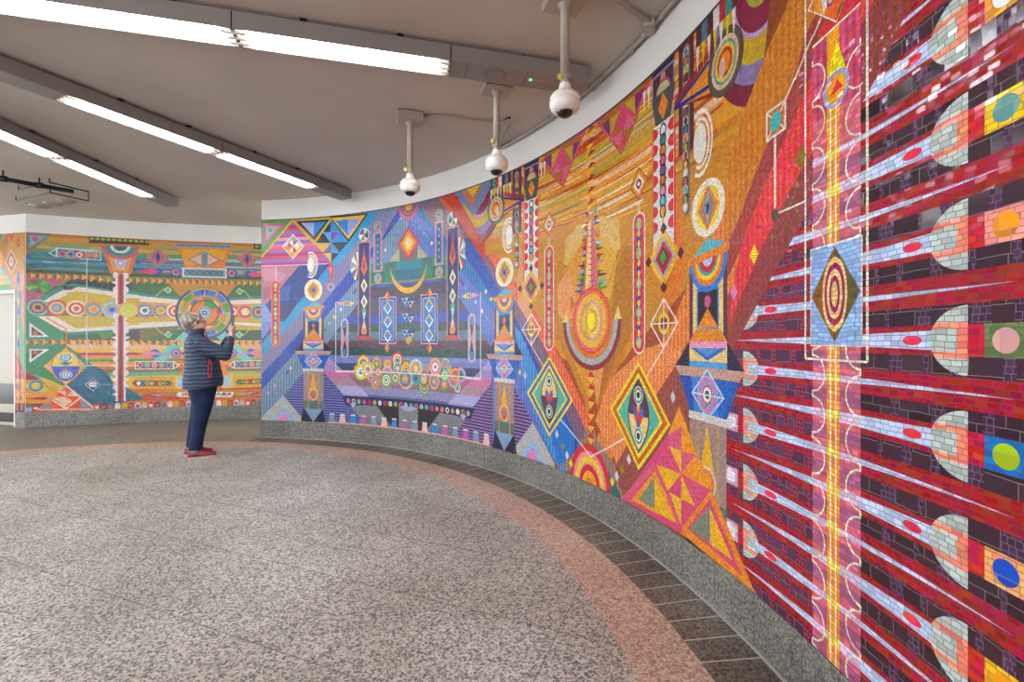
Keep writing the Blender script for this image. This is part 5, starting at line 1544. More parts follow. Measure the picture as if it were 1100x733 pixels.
# striped kites
for cr_, x, y in ((L3, 566, 243), (L5, 628, 213)):
    ml.cr(*cr_); u, v = ml.P(x, y)
    for hu, c in ((.175,'#ee7a2a'),(.145,'#5a6a9a'),(.118,'#ee8a3a'),(.09,'#3a5fa8'),(.062,'#ee7a2a'),(.04,'#2a3f8a')): ml.dia(u, v, hu, .155*(.6+.4*hu/.175), c)
# arrow bead lines
def arrows(x0, x1, y0, y1, n):
    for i in range(n):
        t = i/(n-1); x = x0 + (x1-x0)*t; y = y0 + (y1-y0)*t
        u, v = ml.P(x, y)
        ml.raw([(u-.052, v), (u+.0, v-.052), (u+.0, v+.052)], '#8a4a1c' if i % 2 else '#a85a20'); ml.raw([(u+.058, v), (u-.004, v-.052), (u-.004, v+.052)], '#f0a024')
ml.cr(*L1); arrows(205, 600, 374, 388, 8)
ml.cr(*L3); arrows(85, 262, 398, 408, 4); arrows(360, 730, 408, 418, 8)
ml.cr(*L5); arrows(95, 700, 386, 400, 13)
ml.cr(*L2); arrows(165, 640, 139, 139, 9)
ml.cr(*L4); arrows(40, 225, 154, 154, 4); arrows(385, 720, 154, 154, 7)
ml.cr(*L6); arrows(455, 640, 150, 150, 5); arrows(20, 70, 150, 150, 2)
# white wire
ml.ln([ml.px2uv(93.5, 279), ml.px2uv(93.5, 393), ml.px2uv(150, 393)], .012, '#dcdcdc')
# row of discs along the middle
DC = [(41,330.5,['#7ac09a','#7a4a9a','#d8a04a','#3a2a4a']),(61.5,331,['#d8302c','#e8c08a','#4aa49a','#e08ac0']),(82.3,331.7,['#e8dcb0','#d8303a','#efd8b0','#b85a8a']),(101,332.5,['#e8962a','#2f9fd8','#efb03a','#e8842a']),
      (120.5,333,['#8fd4e4','#e8a07a','#7ab4e0','#1f5fb4']),(138.4,333.3,['#e8b83a','#ecd07a','#b8d84a','#d8dc5a']),(155.8,333.7,['#d87a8a','#2fa0a0','#ece4d8','#1f7a90']),(172.7,334,['#e8962a','#2f9fd8','#f0c03a','#ee8a2a']),
      (188.5,334.4,['#e8e0c0','#d8303a','#efd8b0','#d85a7a']),(250,335,['#e08a80','#e8402c','#efe8b0','#c85a4a']),(263.6,335.2,['#e08a80','#d8303a','#efd8c8','#efe46a']),(277.5,335.5,['#7ac09a','#8a4a9a','#e8a04a','#2a6a9a'])]
for x, y, cs in DC:
    u, v = ml.px2uv(x, y); r = .132
    for i, c in enumerate(cs): ml.ell(u, v, r*(1-i*.24), r*(1-i*.24)*.98, c, 28)
# red and white spindle post
ml.cr(*L3)
pu = ml.px2uv(130, 340)[0]
v_hi = vy(130, 296); v_lo = vy(130, 431)
for va, vb_ in ((vy(130,296), vy(130,327)), (vy(130,340), v_lo)):
    ml.rc(pu-.068, pu+.068, vb_, va, '#e8e2e4')
    n = max(2, int((va-vb_)/.205))
    h = (va-vb_)/n
    for i in range(n):
        y = va - (i+.5)*h
        for s_ in (-1, 1):
            ml.ell(pu+s_*.068, y+h*.5, .040, h*.22, '#e8e2e4', 14)
            ml.raw([(pu+s_*.06, y+h*.12), (pu+s_*.130, y+h*.02), (pu+s_*.06, y-h*.16)], '#e8e2e4')
    ml.rc(pu-.040, pu+.040, vb_, va, '#d8202c'); ml.rc(pu-.016, pu+.016, vb_, va, '#5a3f30')
u, v = ml.px2uv(138.4, 333.3)
for i, c in enumerate(['#e8b83a','#ecd07a','#b8d84a','#d8dc5a']): ml.ell(u, v, .132*(1-i*.24), .13*(1-i*.24), c, 28)
# the big wheel
KW = .93
def wr(r0, r1, a0, a1, c): ml.arc(UW, VW, r0*KW, r1*KW, a0, a1, c, max(3, int(abs(a1-a0)/8)))
ml.ell(UW, VW, .475*KW, .475*KW, '#3a4a86', 48); ml.ell(UW, VW, .43*KW, .43*KW, '#e8b83a', 48)
wr(.40, .475, 60, 120, '#5aa02c'); wr(.395, .45, 60, 120, '#e8902a')
for i in range(12): wr(.30, .42, i*30+2, i*30+28, ['#d8b05a','#4a9a2c','#2a78d8','#1f5fc4','#2a78d8','#4a9a2c','#c8a84a','#5a9a2c','#2a78d8','#2f8fe0','#1f6fd0','#5aa02c'][(i+1) % 12])
wr(.335, .36, 0, 360, '#5aa03a')
for i in range(3): wr(.30, .42, 64+i*19, 80+i*19, ['#2a78d8','#173f9c','#2a78d8'][i])
ml.ell(UW, VW, .30, .30, '#e08a4a', 40)
for i in range(12): wr(.235, .285, i*30, i*30+24, ['#2f6fc0','#e8c07a','#3f9a4a','#d8a04a'][i % 4])
ml.ell(UW, VW, .225, .225, '#3a5a2a', 36)
for i in range(6): wr(.10, .215, i*60+30, i*60+88, ['#ee7a2a','#2f9a4a','#ee7a2a','#ee7a2a','#2f9a4a','#ee7a2a'][(i+1) % 6])
for r, c in ((.115,'#c8b45a'),(.10,'#3f9ad0'),(.078,'#e8b06a'),(.060,'#7ac0e8'),(.038,'#1c4fa0'),(.014,'#ece4dc')): ml.ell(UW, VW, r, r, c, 24)
for a in (0, 90, 180, 270):
    c_, s_ = math.cos(math.radians(a)), math.sin(math.radians(a))
    ml.raw([(UW+.41*c_-.002*s_, VW+.41*s_+.002*c_), (UW+.24*c_-.022*s_, VW+.24*s_+.022*c_), (UW+.24*c_+.022*s_, VW+.24*s_-.022*c_)], '#a8b0e0')
    ml.dia(UW+.25*c_, VW+.25*s_, .026, .026, '#d82838')
# left lower figures
ml.cr(*L2)
ml.p([(195,10),(325,105),(195,105)], '#e4e4e8'); ml.p([(208,35),(290,95),(208,95)], '#6a2a2c'); ml.p([(218,66),(248,66),(248,92),(218,92)], '#d8302c'); ml.rings(232, 79, [(8,'#3fae5a')])
ml.p([(195,185),(325,185),(195,275)], '#e4e4e8'); ml.p([(208,193),(290,193),(208,250)], '#6a2a2c'); ml.p([(218,193),(248,193),(248,220),(218,220)], '#d8302c'); ml.rings(232, 205, [(8,'#3fae5a')])
ml.l([(310,-20),(437,52),(437,180)], .018, '#ee7a4a')
ml.p([(288,297),(434,176),(574,297),(434,420)], '#f0b42a'); ml.p([(304,297),(434,190),(558,297),(434,406)], '#dcae98')
u, v = ml.P(434, 297)
def lens3(w_, h_, c, half=0):
    pts = [(u + w_*math.cos(t)*.98, v + h_*math.sin(t)) for t in [2*PI*i/28 for i in range(28)]]
    if half > 0: pts = clip_half(pts, 0, -1, -v)
    if half < 0: pts = clip_half(pts, 0, 1, v)
    ml.raw(pts, c)
lens3(.185, .245, '#e8902a'); lens3(.168, .228, '#e8cf6a', 1); lens3(.168, .228, '#2f5fd0', -1)
ml.raw([(u-.09, v+.06), (u+.09, v+.06), (u, v)], '#4a9a3a'); ml.raw([(u-.09, v-.06), (u+.09, v-.06), (u, v)], '#8a5ac0'); ml.raw([(u-.04, v+.09), (u+.04, v+.09), (u, v+.02)], '#3f4fb4'); ml.raw([(u-.04, v-.09), (u+.04, v-.09), (u, v-.02)], '#8a9a3a')
for s_ in (-1, 1):
    for r, c in ((.075,'#efe6d0'),(.066,'#2f9ab0'),(.045,'#efe6d8'),(.03,'#2f8ac8'),(.014,'#e8f0f0')): ml.ell(u, v+s_*.135, r*1.1, r*.82, c, 20)
# pyramid of orange triangles
ml.p([(434,420),(225,590),(640,590)], '#e8502c')
ml.l([(434,424),(235,588)], .025, '#f2d0b4'); ml.l([(434,424),(640,588)], .025, '#f2d0b4'); ml.l([(235,582),(640,578)], .025, '#efc0a0')
ml.p([(392,458),(434,424),(434,496)], '#ee6a3c') ; ml.p([(388,462),(434,458),(434,492)], '#efc8a8'); ml.p([(434,492),(478,460),(524,495)], '#efc8a8'); ml.p([(340,504),(434,496),(398,535)], '#efc8a8'); ml.p([(434,500),(434,576),(392,540)], '#efc8a8'); ml.p([(434,500),(478,528),(434,560)], '#efc8a8')
ml.l([(338,512),(434,576)], .022, '#f2d4bc'); ml.l([(530,504),(434,576)], .022, '#f2d4bc')
ml.p([(262,578),(334,524),(334,578)], '#7a96a8'); ml.p([(530,514),(530,570),(600,566)], '#7a96a8')
# kites, fish and stripes at the lower left
ml.p([(150,330),(265,380),(330,430),(150,400)], '#9a2430'); ml.p([(150,388),(262,384),(388,466),(150,470)], '#d89a2c'); ml.p([(150,425),(232,386),(330,460),(232,466)], '#d8cf2c')
ml.rings(238, 426, [(38,'#3f9a3a'),(36,'#2f8fe0'),(24,'#f0c02a')], .95) 
ml.p([(150,470),(390,466),(330,540),(150,540)], '#ee9a24'); ml.p([(160,510),(330,495),(290,520)], '#b02428'); ml.p([(300,495),(350,492),(330,505)], '#a8a8dc')
ml.p([(150,540),(300,540),(230,595),(150,596)], '#8a5a24'); ml.p([(170,568),(212,566),(212,592),(170,594)], '#8ac0ec'); ml.p([(225,555),(275,540),(262,570),(225,590)], '#b01f34'); ml.rings(238, 572, [(8,'#ece4dc')], 1.4)
# diamond with the pale disc
ml.cr(*L4)
ml.p([(40,455),(100,408),(158,453),(100,502)], '#bcd4d8'); ml.p([(48,455),(100,414),(150,453),(100,496)], '#1a4f70'); ml.rings(100, 453, [(23,'#e0cce0')], 1.1); ml.l([(158,453),(268,453)], .016, '#b8b4c8')
ml.hstripes(ml.q([(0,230),(60,300),(260,470),(265,570),(110,600),(0,500)]), .04, .010, '#2a7a8c')
ml.p([(335,470),(420,520),(470,565),(335,575)], '#1f6a7c')
# arches along the foot
cs = [('#d83a3a','#ece0d0'),('#7a2a5a','#b8822a'),('#2a8fa0','#d82a34'),('#eec0b8','#f0dcd4'),('#e89a3a','#8ac03a'),('#c8203a','#8a7a1c'),('#efc0a0','#2a78d8'),('#e8a83a','#8ac0ec')]
x0 = ml.px2uv(104.5, 435)[0]
st = ml.px2uv(112, 435)[0] - x0
i = 0
while x0 + i*st < uR:
    a_, b_ = cs[i % 8]; x = x0 + i*st; w_ = st*.44
    ml.rc(x-w_, x+w_, Z_MUR0, Z_MUR0+.055, a_); ml.ell(x, Z_MUR0+.055, w_, .045, a_, 14, 0, 180); ml.rc(x-w_*.6, x+w_*.6, Z_MUR0+.012, Z_MUR0+.06, b_)
    i += 1
ml.cr(*L6)
ml.p([(62,502),(75,485),(450,485),(452,502),(440,520),(75,520)], '#efe6d8'); ml.p([(72,502),(82,492),(435,492),(442,502),(432,513),(82,513)], '#9a8a5a')
for x, c in ((88,'#ece8e4'),(127,'#e8703a'),(350,'#2fa0d8'),(387,'#3a1f4a'),(425,'#b83a8a')): ml.rings(x, 500, [(15,'#d8cfa0'),(10, c)], .95)

# ------------------------------------------------------------------ mural on the pillar face at the far left
def side_px(px_, py):
    a = (px_ - 550)/FPX
    # ray t*(a,1) with the face line
    nx, ny = s_out.x, s_out.y
    t = (nx*SA[0] + ny*SA[1]) / (nx*a + ny)
    return ((t*a - SB[0])*sd.x + (t - SB[1])*sd.y, EYE + (Y0 - py)/FPX*t)
ms = Mural(side_px, lambda u, v, off: (SB[0] + sd.x*u + s_out.x*off, SB[1] + sd.y*u + s_out.y*off, v), -S_EXT, SL, Z_MUR0, Z_MUR1)
_raw = ms.raw
def raw_opening(pts, col, mat=None):         # leave the door opening free
    ms.clips = [(-1, 0, -(SL - S_OPEN))]; _raw(pts, col, mat)
    ms.clips = [(1, 0, SL - S_OPEN), (0, -1, -Z_OPEN)]; _raw(pts, col, mat)
    ms.clips = []
ms.raw = raw_opening
ms.cr(*L1)
ms.p([(-800,90),(165,60),(165,480),(80,480),(0,460),(-800,460)], '#c88a24')
ms.p([(-800,460),(0,430),(70,430),(100,520),(165,700),(165,1500),(60,1500),(-800,470)], '#3f9a4a')
ms.p([(-400,150),(-60,90),(20,100),(0,180),(-300,480),(-400,480)], '#2f8a8a')
ms.p([(0,190),(30,270),(30,290),(-400,300)], '#ee8a1c'); ms.p([(-400,300),(30,292),(0,320),(-400,420)], '#ee9a2c')
ms.p([(0,300),(25,340),(80,430),(60,432),(0,340)], '#7ac4c8'); ms.p([(-40,330),(0,340),(50,430),(-60,440)], '#efb060')
ms.p([(0,180),(45,95),(60,140),(40,280)], '#a8722c'); ms.p([(55,92),(98,92),(78,145)], '#c82834'); ms.p([(65,92),(88,92),(78,115)], '#ee9a2a')
ms.d(123, 160, 16, 34, '#8a2440'); ms.d(123, 160, 7, 16, '#e8a03a')
ms.p([(76,200),(36,285),(76,365),(118,285)], '#e8d8c0'); ms.p([(76,212),(42,285),(76,352),(112,285)], '#c8543a'); ms.rings(76, 282, [(44,'#5a4aa4'),(34,'#f0d8a0'),(26,'#f0c84a'),(10,'#8a7ab0')], .62)
ms.p([(85,385),(160,330),(160,460),(110,470)], '#e8906a'); ms.p([(140,480),(165,400),(165,760),(150,740)], '#c9806a')
ms.cr(*L1); ms.p([(108,350),(136,350),(136,1020),(108,1020)], '#9a86c4'); ms.p([(114,356),(130,356),(130,1000),(114,1000)], '#2f9a5a')
for i in range(9): ms.d(122, 400+i*70, 9, 34, ['#3a4fb4','#ee8a1c','#e8d03a'][i % 3]); ms.rings(122, 435+i*70, [(10,'#e8b83a'),(5,'#3a4fb4')], .7)
for x in (93, 148): ms.rings(x, 640, [(16,'#c83a2c'),(8,'#e8c03a')], .55)
ms.cr(*L2)
ms.p([(76,160),(100,200),(160,330),(165,385),(76,385)], '#a81c2c'); ms.p([(76,200),(100,240),(100,340),(76,340)], '#9a6ab4'); ms.p([(110,240),(150,345),(85,345)], '#e0403a')
ms.p([(76,380),(165,380),(165,540),(76,540)], '#e8962a'); ms.p([(76,400),(140,430),(76,465)], '#8a3a3c')
ms.d(121, 433, 16, 38, '#3f5fb8'); ms.d(121, 433, 8, 18, '#e8902a'); ms.l([(121,262),(121,400)], .01, '#c9b8a0')
for i in range(6): ms.rings(88+i*13, 505, [(9,['#e8c8c0','#5a9a8a','#d8602c','#c8c0e0','#8a2a4a','#e8a03a'][i])], .7)
ms.p([(76,540),(165,540),(165,600),(76,600)], '#6a2a4c')
for i in range(3): ms.arc(*ms.P(84+i*27, 568), .02, .055, -80, 80, '#f0a82a', 8, .55)
SC.cycles.use_denoising = True
# ------------------------------------------------------------------ ceiling fixtures
FIX_Z = 2.35 * EYE               # underside of the light channels
FIX_W, FIX_H = 0.19, 0.105
def fix_shell(bm, L, open_bottom=True):
    W, Hh, t = FIX_W, FIX_H, 0.006
    add_box(bm, 0, L, 0, t, 0, Hh); add_box(bm, 0, L, W-t, W, 0, Hh)
    add_box(bm, 0, L, t, W-t, Hh-t, Hh)
    add_box(bm, 0, t, t, W-t, 0, Hh-t); add_box(bm, L-t, L, t, W-t, 0, Hh-t)
    if not open_bottom: add_box(bm, t, L-t, t, W-t, 0.0, 0.006)

def lamp_section(p0, p1, label):
    d = Vector((p1[0]-p0[0], p1[1]-p0[1])); L = d.length - 0.008
    t = thing('fluorescent_fixture', label, 'light', (p0[0], p0[1], FIX_Z), math.atan2(d.y, d.x), 'fluorescent channels on the ceiling')
    bm = bmesh.new(); fix_shell(bm, L); obj('housing', bm, M_GREYMETAL, t)
    bm = bmesh.new()
    W = FIX_W
    for a, b in (((0.0075, 0.004), (0.03, 0.085)), ((0.03, 0.085), (W-0.03, 0.085)), ((W-0.03, 0.085), (W-0.0075, 0.004))):
        bm.faces.new([bm.verts.new(q) for q in ((0.008, a[0], a[1]), (L-0.008, a[0], a[1]), (L-0.008, b[0], b[1]), (0.008, b[0], b[1]))])
    r = obj('reflector', bm, M_REFL, t)
    for y in (0.042, 0.095, 0.148):
        bm = bmesh.new()
        Rm = Matrix.Translation((0, y, 0.007)) @ Matrix.Rotation(PI/2, 4, 'Y')
        n0 = len(bm.verts)
        add_lathe(bm, [(0, 0.065), (0.0125, 0.065), (0.0125, L-0.065), (0, L-0.065)], seg=10)
        bmesh.ops.transform(bm, matrix=Rm, verts=bm.verts[:])
        obj('fluorescent_tube', bm, M_TUBE, t, smooth=True)
    for x in (0.03, L-0.03):
        for y in (0.042, 0.095, 0.148):
            bm = bmesh.new(); add_box(bm, x-0.010, x+0.010, y-0.011, y+0.011, -0.004, 0.084)
            add_tube(bm, [(x-0.034, y, 0.007), (x+0.034, y, 0.007)], 0.0135, 10)
            obj('lamp_socket', bm, M_SOCKET, t)
    for x in (L*0.3, L*0.75):
        bm = bmesh.new(); add_tube(bm, [(x, 0.03, FIX_H), (x, 0.03, Z_CEIL-FIX_Z)], 0.006, 8); add_box(bm, x-0.02, x+0.02, 0.01, 0.05, Z_CEIL-FIX_Z-0.006, Z_CEIL-FIX_Z)
        obj('hanger', bm, M_DARKGAP, t)
    return t

def blank_section(p0, p1, label, speaker=False):
    d = Vector((p1[0]-p0[0], p1[1]-p0[1])); L = d.length
    t = thing('speaker_channel' if speaker else 'blank_channel', label, 'channel', (p0[0], p0[1], FIX_Z), math.atan2(d.y, d.x))
    bm = bmesh.new(); fix_shell(bm, L, False); obj('housing', bm, M_GREYMETAL, t)
    if speaker:
        for x in (0.11, 0.52):
            bm = bmesh.new(); add_box(bm, x-0.0015, x+0.0015, 0.002, FIX_W-0.002, -0.0012, 0.001); obj('panel_seam', bm, M_DARKGAP, t)
        bm = bmesh.new()
        add_lathe(bm, [(0, -0.004), (0.070, -0.004), (0.078, 0.0)], 0.31, FIX_W/2, 40)
        g = obj('speaker_grille', bm, new_mat('speaker_ring', '#7d7672', 0.5, 0.3), t)
        mg = new_mat('perforated_grille', '#8d8783', 0.5, 0.3); gg = NT(mg)
        oc = gg.n('ShaderNodeTexCoord').outputs['Object']
        vo = gg.n('ShaderNodeTexVoronoi'); vo.inputs['Scale'].default_value = 95; vo.inputs['Randomness'].default_value = 0.0; gg.link(oc, vo.inputs['Vector'])
        gg.link(gg.ramp(vo.outputs['Distance'], [(0.30, '#2b2928'), (0.38, '#8d8783')]), gg.b.inputs['Base Color'])
        bm = bmesh.new(); add_lathe(bm, [(0, -0.0055), (0.062, -0.0055), (0.062, -0.0035)], 0.31, FIX_W/2, 32)
        obj('perforated_disc', bm, mg, g)
        bm = bmesh.new(); add_ellipsoid(bm, (0.56, 0.085, -0.002), (0.010, 0.010, 0.004)); obj('indicator_led', bm, M_GREEN_LED, t)
        bm = bmesh.new(); add_box(bm, 0.58, 0.80, 0.078, 0.092, -0.001, 0.001); obj('indicator_strip', bm, new_mat('worn_red_strip', '#a98f8a', 0.6), t)
    for x in (L*0.5,):
        bm = bmesh.new(); add_tube(bm, [(x, 0.03, FIX_H), (x, 0.03, Z_CEIL-FIX_Z)], 0.006, 8); obj('hanger', bm, M_DARKGAP, t)
    return t

def along(a, b, s): return (a[0] + (b[0]-a[0])*s, a[1] + (b[1]-a[1])*s)
def row_pts(a, b, cuts):
    """points on the line a-b at given distances from a"""
    L = math.hypot(b[0]-a[0], b[1]-a[1])
    return [along(a, b, c/L) for c in cuts]
# row 1: nearest the camera
a1, b1_ = (-1.634, 2.707), (0.558, 3.262)
q = row_pts(a1, b1_, (-2.56, -1.28, 0, 1.28, 2.262))
lamp_section(q[0], q[1], 'lit three-tube ceiling light at the outer left end of the nearest row')
lamp_section(q[1], q[2], 'lit three-tube ceiling light crossing the upper left corner, nearest row')
lamp_section(q[2], q[3], 'lit three-tube ceiling light at top centre, next to the speaker channel')
blank_section(q[3], q[4], 'gray unlit channel with round speaker grille and green light, ending by the domed cameras', True)
# row 2
a2, b2 = (-2.86, 4.43), (-2.061, 5.962)
a2b = (-3.30, 3.44)
q2 = row_pts((-3.30, 3.44), (-2.061, 5.962), (-1.2, 0.0, 1.16, 2.32, 2.81))
blank_section(q2[0], q2[1], 'gray unlit channel at the left frame edge, start of the middle row')
lamp_section(q2[1], q2[2], 'lit ceiling light of the middle row, left of its joint')
lamp_section(q2[2], q2[3], 'lit ceiling light of the middle row, the one ending above the blue mosaic')
blank_section(q2[3], q2[4], 'short gray end channel of the middle row in front of the white header')
# row 3
a3 = (-4.416, 4.003)
q3 = row_pts((-4.40, 3.38), (-4.545, 6.34), (0.0, 1.28, 2.56, 2.96))
lamp_section(q3[0], q3[1], 'lit ceiling light of the farthest row, left of its joint')
lamp_section(q3[1], q3[2], 'lit ceiling light of the farthest row, right of its joint')
blank_section(q3[2], q3[3], 'short gray end channel of the farthest row near the far mosaic')
# unseen rows added on the radial layout to light the rest of the rotunda
for k, (aa, bb) in enumerate((((-1.6, 0.55), (0.25, -0.45)), ((-5.2, 2.9), (-6.9, 4.6)), ((-2.6, -0.6), (-1.5, -2.4)))):
    q = row_pts(aa, bb, (0, 1.28, 2.56))
    nm = ('beside the camera', 'by the pillar outside the picture', 'behind the camera')[k]
    lamp_section(q[0], q[1], 'added unseen ceiling light %s, inner one of its pair' % nm)
    lamp_section(q[1], q[2], 'added unseen ceiling light %s, outer one of its pair' % nm)

# ------------------------------------------------------------------ dome cameras on drop poles
def dome_camera(x, y, label, tag_z, sgn):
    t = thing('dome_camera', label, 'security camera', (x, y, 2.60), 0, 'domed security cameras')
    H0 = Z_CEIL - 2.60
    bm = bmesh.new(); add_box(bm, -.105, .105, -.09, .09, H0-.075, H0-.004, Matrix.Rotation(.3, 4, 'Z')); add_box(bm, -.112, .112, -.097, .097, H0-.02, H0-.012, Matrix.Rotation(.3, 4, 'Z'))
    bx_ = obj('ceiling_box', bm, M_BOXM, t, bevel=.004)

    bm = bmesh.new()
    add_lathe(bm, [(0.040, H0-.075), (0.040, H0-.085), (0.026, H0-.09), (0.026, .235), (0.031, .233), (0.031, .215), (0.026, .213), (0.026, .16)], seg=20)
    obj('pole', bm, M_TAN, t, smooth=True)
    bm = bmesh.new()
    add_lathe(bm, [(0.0, .185), (0.031, .185), (0.034, .17), (0.036, .148), (0.052, .140), (0.070, .128), (0.082, .112), (0.086, .096), (0.086, .084), (0.081, .082), (0.081, .078), (0.086, .076), (0.085, .062), (0.079, .046), (0.066, .033), (0.052, .028), (0.0, .028)], seg=40)
    sh = obj('shell', bm, M_WHITE, t, smooth=True)
    sh.modifiers.new('es', 'EDGE_SPLIT').split_angle = math.radians(40)
    for a in range(3):
        bm = bmesh.new(); an = a*2.1 + 4.2; add_ellipsoid(bm, (math.cos(an)*.079, math.sin(an)*.079, .066), (.006, .006, .006), 10, 6)
        obj('screw', bm, M_DARKGAP, sh)
    bm = bmesh.new()
    add_lathe(bm, [(0.048, .042), (0.047, .030), (0.040, .014), (0.026, .004), (0.0, .0)], seg=32)
    obj('dome', bm, M_BLACKG, t, smooth=True)
    bm = bmesh.new(); add_ellipsoid(bm, (sgn*.034, -.026, tag_z), (.016, .005, .018), 14, 8); obj('yellow_tag', bm, M_YTAG, t)
    return t
dome_camera(-.880, 4.01, 'white domed camera on a drop pole, leftmost and lowest in the picture', .22, -1)
dome_camera(-.116, 3.51, 'white domed camera on a drop pole, the middle of the three', .25, -.9)
dome_camera(.297, 2.60, 'white domed camera on a drop pole, nearest and largest', .215, -.9)

def px_ceil(px_, py, z):
    t = FPX*(z-EYE)/(Y0-py); return ((px_-550)/FPX*t, t, z)
def conduit(pts, r, label, name='conduit'):
    bm = bmesh.new(); add_tube(bm, pts, r, 10)
    o = obj(name, bm, M_TAN, smooth=True)
    return tag(o, label, 'conduit')
zc = Z_CEIL - .016
def on_wall(u, off=.035, z=None): a = polar(R-off, u/R); return (a[0], a[1], zc if z is None else z)
# perimeter conduit hugging the ceiling along the curved wall
u_a, u_b = mu.px2uv(540, 150)[0], 7.75
bm = bmesh.new(); add_tube(bm, [on_wall(u_a + (u_b-u_a)*i/60) for i in range(61)], .014, 10)
pc = tag(obj('perimeter_conduit', bm, M_TAN, smooth=True), 'long thin tan conduit following the ceiling edge of the curved wall', 'conduit')
for u_ in (5.2, 5.75, 6.25, 6.9, 7.4):
    p = on_wall(u_); bm = bmesh.new(); add_box(bm, p[0]-.022, p[0]+.022, p[1]-.012, p[1]+.012, zc-.018, Z_CEIL-.001)
    obj('conduit_strap', bm, M_BOXM, pc)
A0, B0, C0 = (-.765, 4.02, zc), (.0, 3.50, zc), (.417, 2.60, zc)
pW = on_wall(u_a, .062)
conduit([A0, (-.64, 4.0, zc), (-.52, 4.02, zc), (-.30, 4.09, zc), (-.12, 4.12, zc), (-.02, 4.04, zc), pW], .011, 'thin conduit from the leftmost camera box to the curved wall')
pB = on_wall(mu.px2uv(612, 120)[0], .062); conduit([B0, (.10, 3.49, zc), (.26, 3.52, zc), (.42, 3.60, zc), pB], .011, 'thin conduit from the middle camera box to the curved wall')
p0 = px_ceil(700, 23, zc)
conduit([C0, (.50, 2.57, zc), p0], .013, 'thin conduit from the nearest camera box to the wall junction box')
p = on_wall(mu.px2uv(706, 23)[0], .055)
bm = bmesh.new(); add_box(bm, -.035, .035, -.055, .055, -.028, .014, Matrix.Translation(p) @ Matrix.Rotation(-.35, 4, 'Z'))
tag(obj('junction_box', bm, M_BOXM, bevel=.003), 'small junction box on the ceiling edge where two conduits meet', 'box')

# far left ceiling pieces
t = thing('ceiling_pipe', 'black suspended pipe on the ceiling at the far left', 'pipe', (0, 0, 0))
zp = EYE + 1.86
P0, P1 = px_ceil(-25, 187, zp), px_ceil(79, 206, zp)
bm = bmesh.new(); add_tube(bm, [P0, P1], .026, 12); obj('pipe', bm, M_BLACK, t, smooth=True)
for f in (.25, .62):
    m_ = [P0[i] + (P1[i]-P0[i])*f for i in range(3)]
    bm = bmesh.new(); add_tube(bm, [m_, (m_[0], m_[1], Z_CEIL)], .008, 8); obj('hanger_rod', bm, M_BLACK, t)
    bm = bmesh.new(); add_tube(bm, [(m_[0]-.03, m_[1]-.01, m_[2]), (m_[0]+.03, m_[1]+.01, m_[2])], .036, 12); obj('pipe_clamp', bm, M_BLACK, t)
t = thing('trapeze_frame', 'thin dark metal frame hung on the ceiling beside the black pipe', 'frame', (0, 0, 0))
zt = Z_CEIL - .05
fr = [px_ceil(17, 215.5, zt), px_ceil(54, 207, zt), px_ceil(95, 216, zt)]
for pts_ in (fr, [px_ceil(20, 204, zt), px_ceil(38, 200, zt)], [px_ceil(53, 196, zt), px_ceil(95, 206, zt), fr[2]]):
    bm = bmesh.new(); add_tube(bm, pts_, .008, 8); obj('rail', bm, M_BLACK, t)
for p in fr[:2] + [px_ceil(20, 204, zt), px_ceil(53, 196, zt), px_ceil(38, 200, zt)]:
    bm = bmesh.new(); add_tube(bm, [p, (p[0], p[1], Z_CEIL)], .006, 8); obj('drop_rod', bm, M_BLACK, t)
M_DISC = new_mat('pale_gray_cover', '#9b928b', 0.5)
for (x_, y_), w_ in (((42.5, 222), 'left'), ((57, 219.5), 'middle'), ((71.5, 216.5), 'right')):
    p = px_ceil(x_, y_, Z_CEIL-.012)
    t = thing('ceiling_cover', '%s of three round pale covers on the ceiling near the black pipe' % w_, 'cover', (p[0], p[1], 0), 0, 'round ceiling covers')
    bm = bmesh.new(); add_lathe(bm, [(0, Z_CEIL-.030), (.070, Z_CEIL-.030), (.078, Z_CEIL-.02), (.078, Z_CEIL)], seg=28); obj('cover_plate', bm, M_DISC, t)
    bm = bmesh.new(); add_lathe(bm, [(.082, Z_CEIL-.014), (.105, Z_CEIL-.018), (.110, Z_CEIL-.006), (.110, Z_CEIL)], seg=28); obj('cover_rim', bm, M_BOXM, t)

# ------------------------------------------------------------------ the visitor
def loft(bm, secs, seg=28, cap=True):
    """secs: (z, cx, cy, rx, ry[, tilt]) stacked ellipses; tilt raises the front"""
    rings = []
    for s_ in secs:
        z, cx, cy, rx, ry = s_[:5]; tl = s_[5] if len(s_) > 5 else 0
        rings.append([bm.verts.new((cx + rx*math.cos(a), cy + ry*math.sin(a), z + tl*math.cos(a))) for a in [2*PI*k/seg for k in range(seg)]])
    for a, b in zip(rings, rings[1:]):
        for k in range(seg): bm.faces.new((a[k], a[(k+1) % seg], b[(k+1) % seg], b[k]))
    if cap: bm.faces.new(rings[0][::-1]); bm.faces.new(rings[-1])
def smooth_union(o, voxel, it=4):
    r = o.modifiers.new('remesh', 'REMESH'); r.mode = 'VOXEL'; r.voxel_size = voxel; r.use_smooth_shade = True
    s_ = o.modifiers.new('smooth', 'SMOOTH'); s_.iterations = it; s_.factor = .5
PERS = thing('person', 'gray-haired person in dark padded jacket and jeans holding up a phone', 'person', (-3.62, 5.43, 0), .56)
PERS.scale = (.86, 1, 1)       # a slim build, front to back
M_SKIN = new_mat('skin', '#d9a893', 0.55); M_SKIN.node_tree.nodes['Principled BSDF'].inputs['Subsurface Weight'].default_value = .08
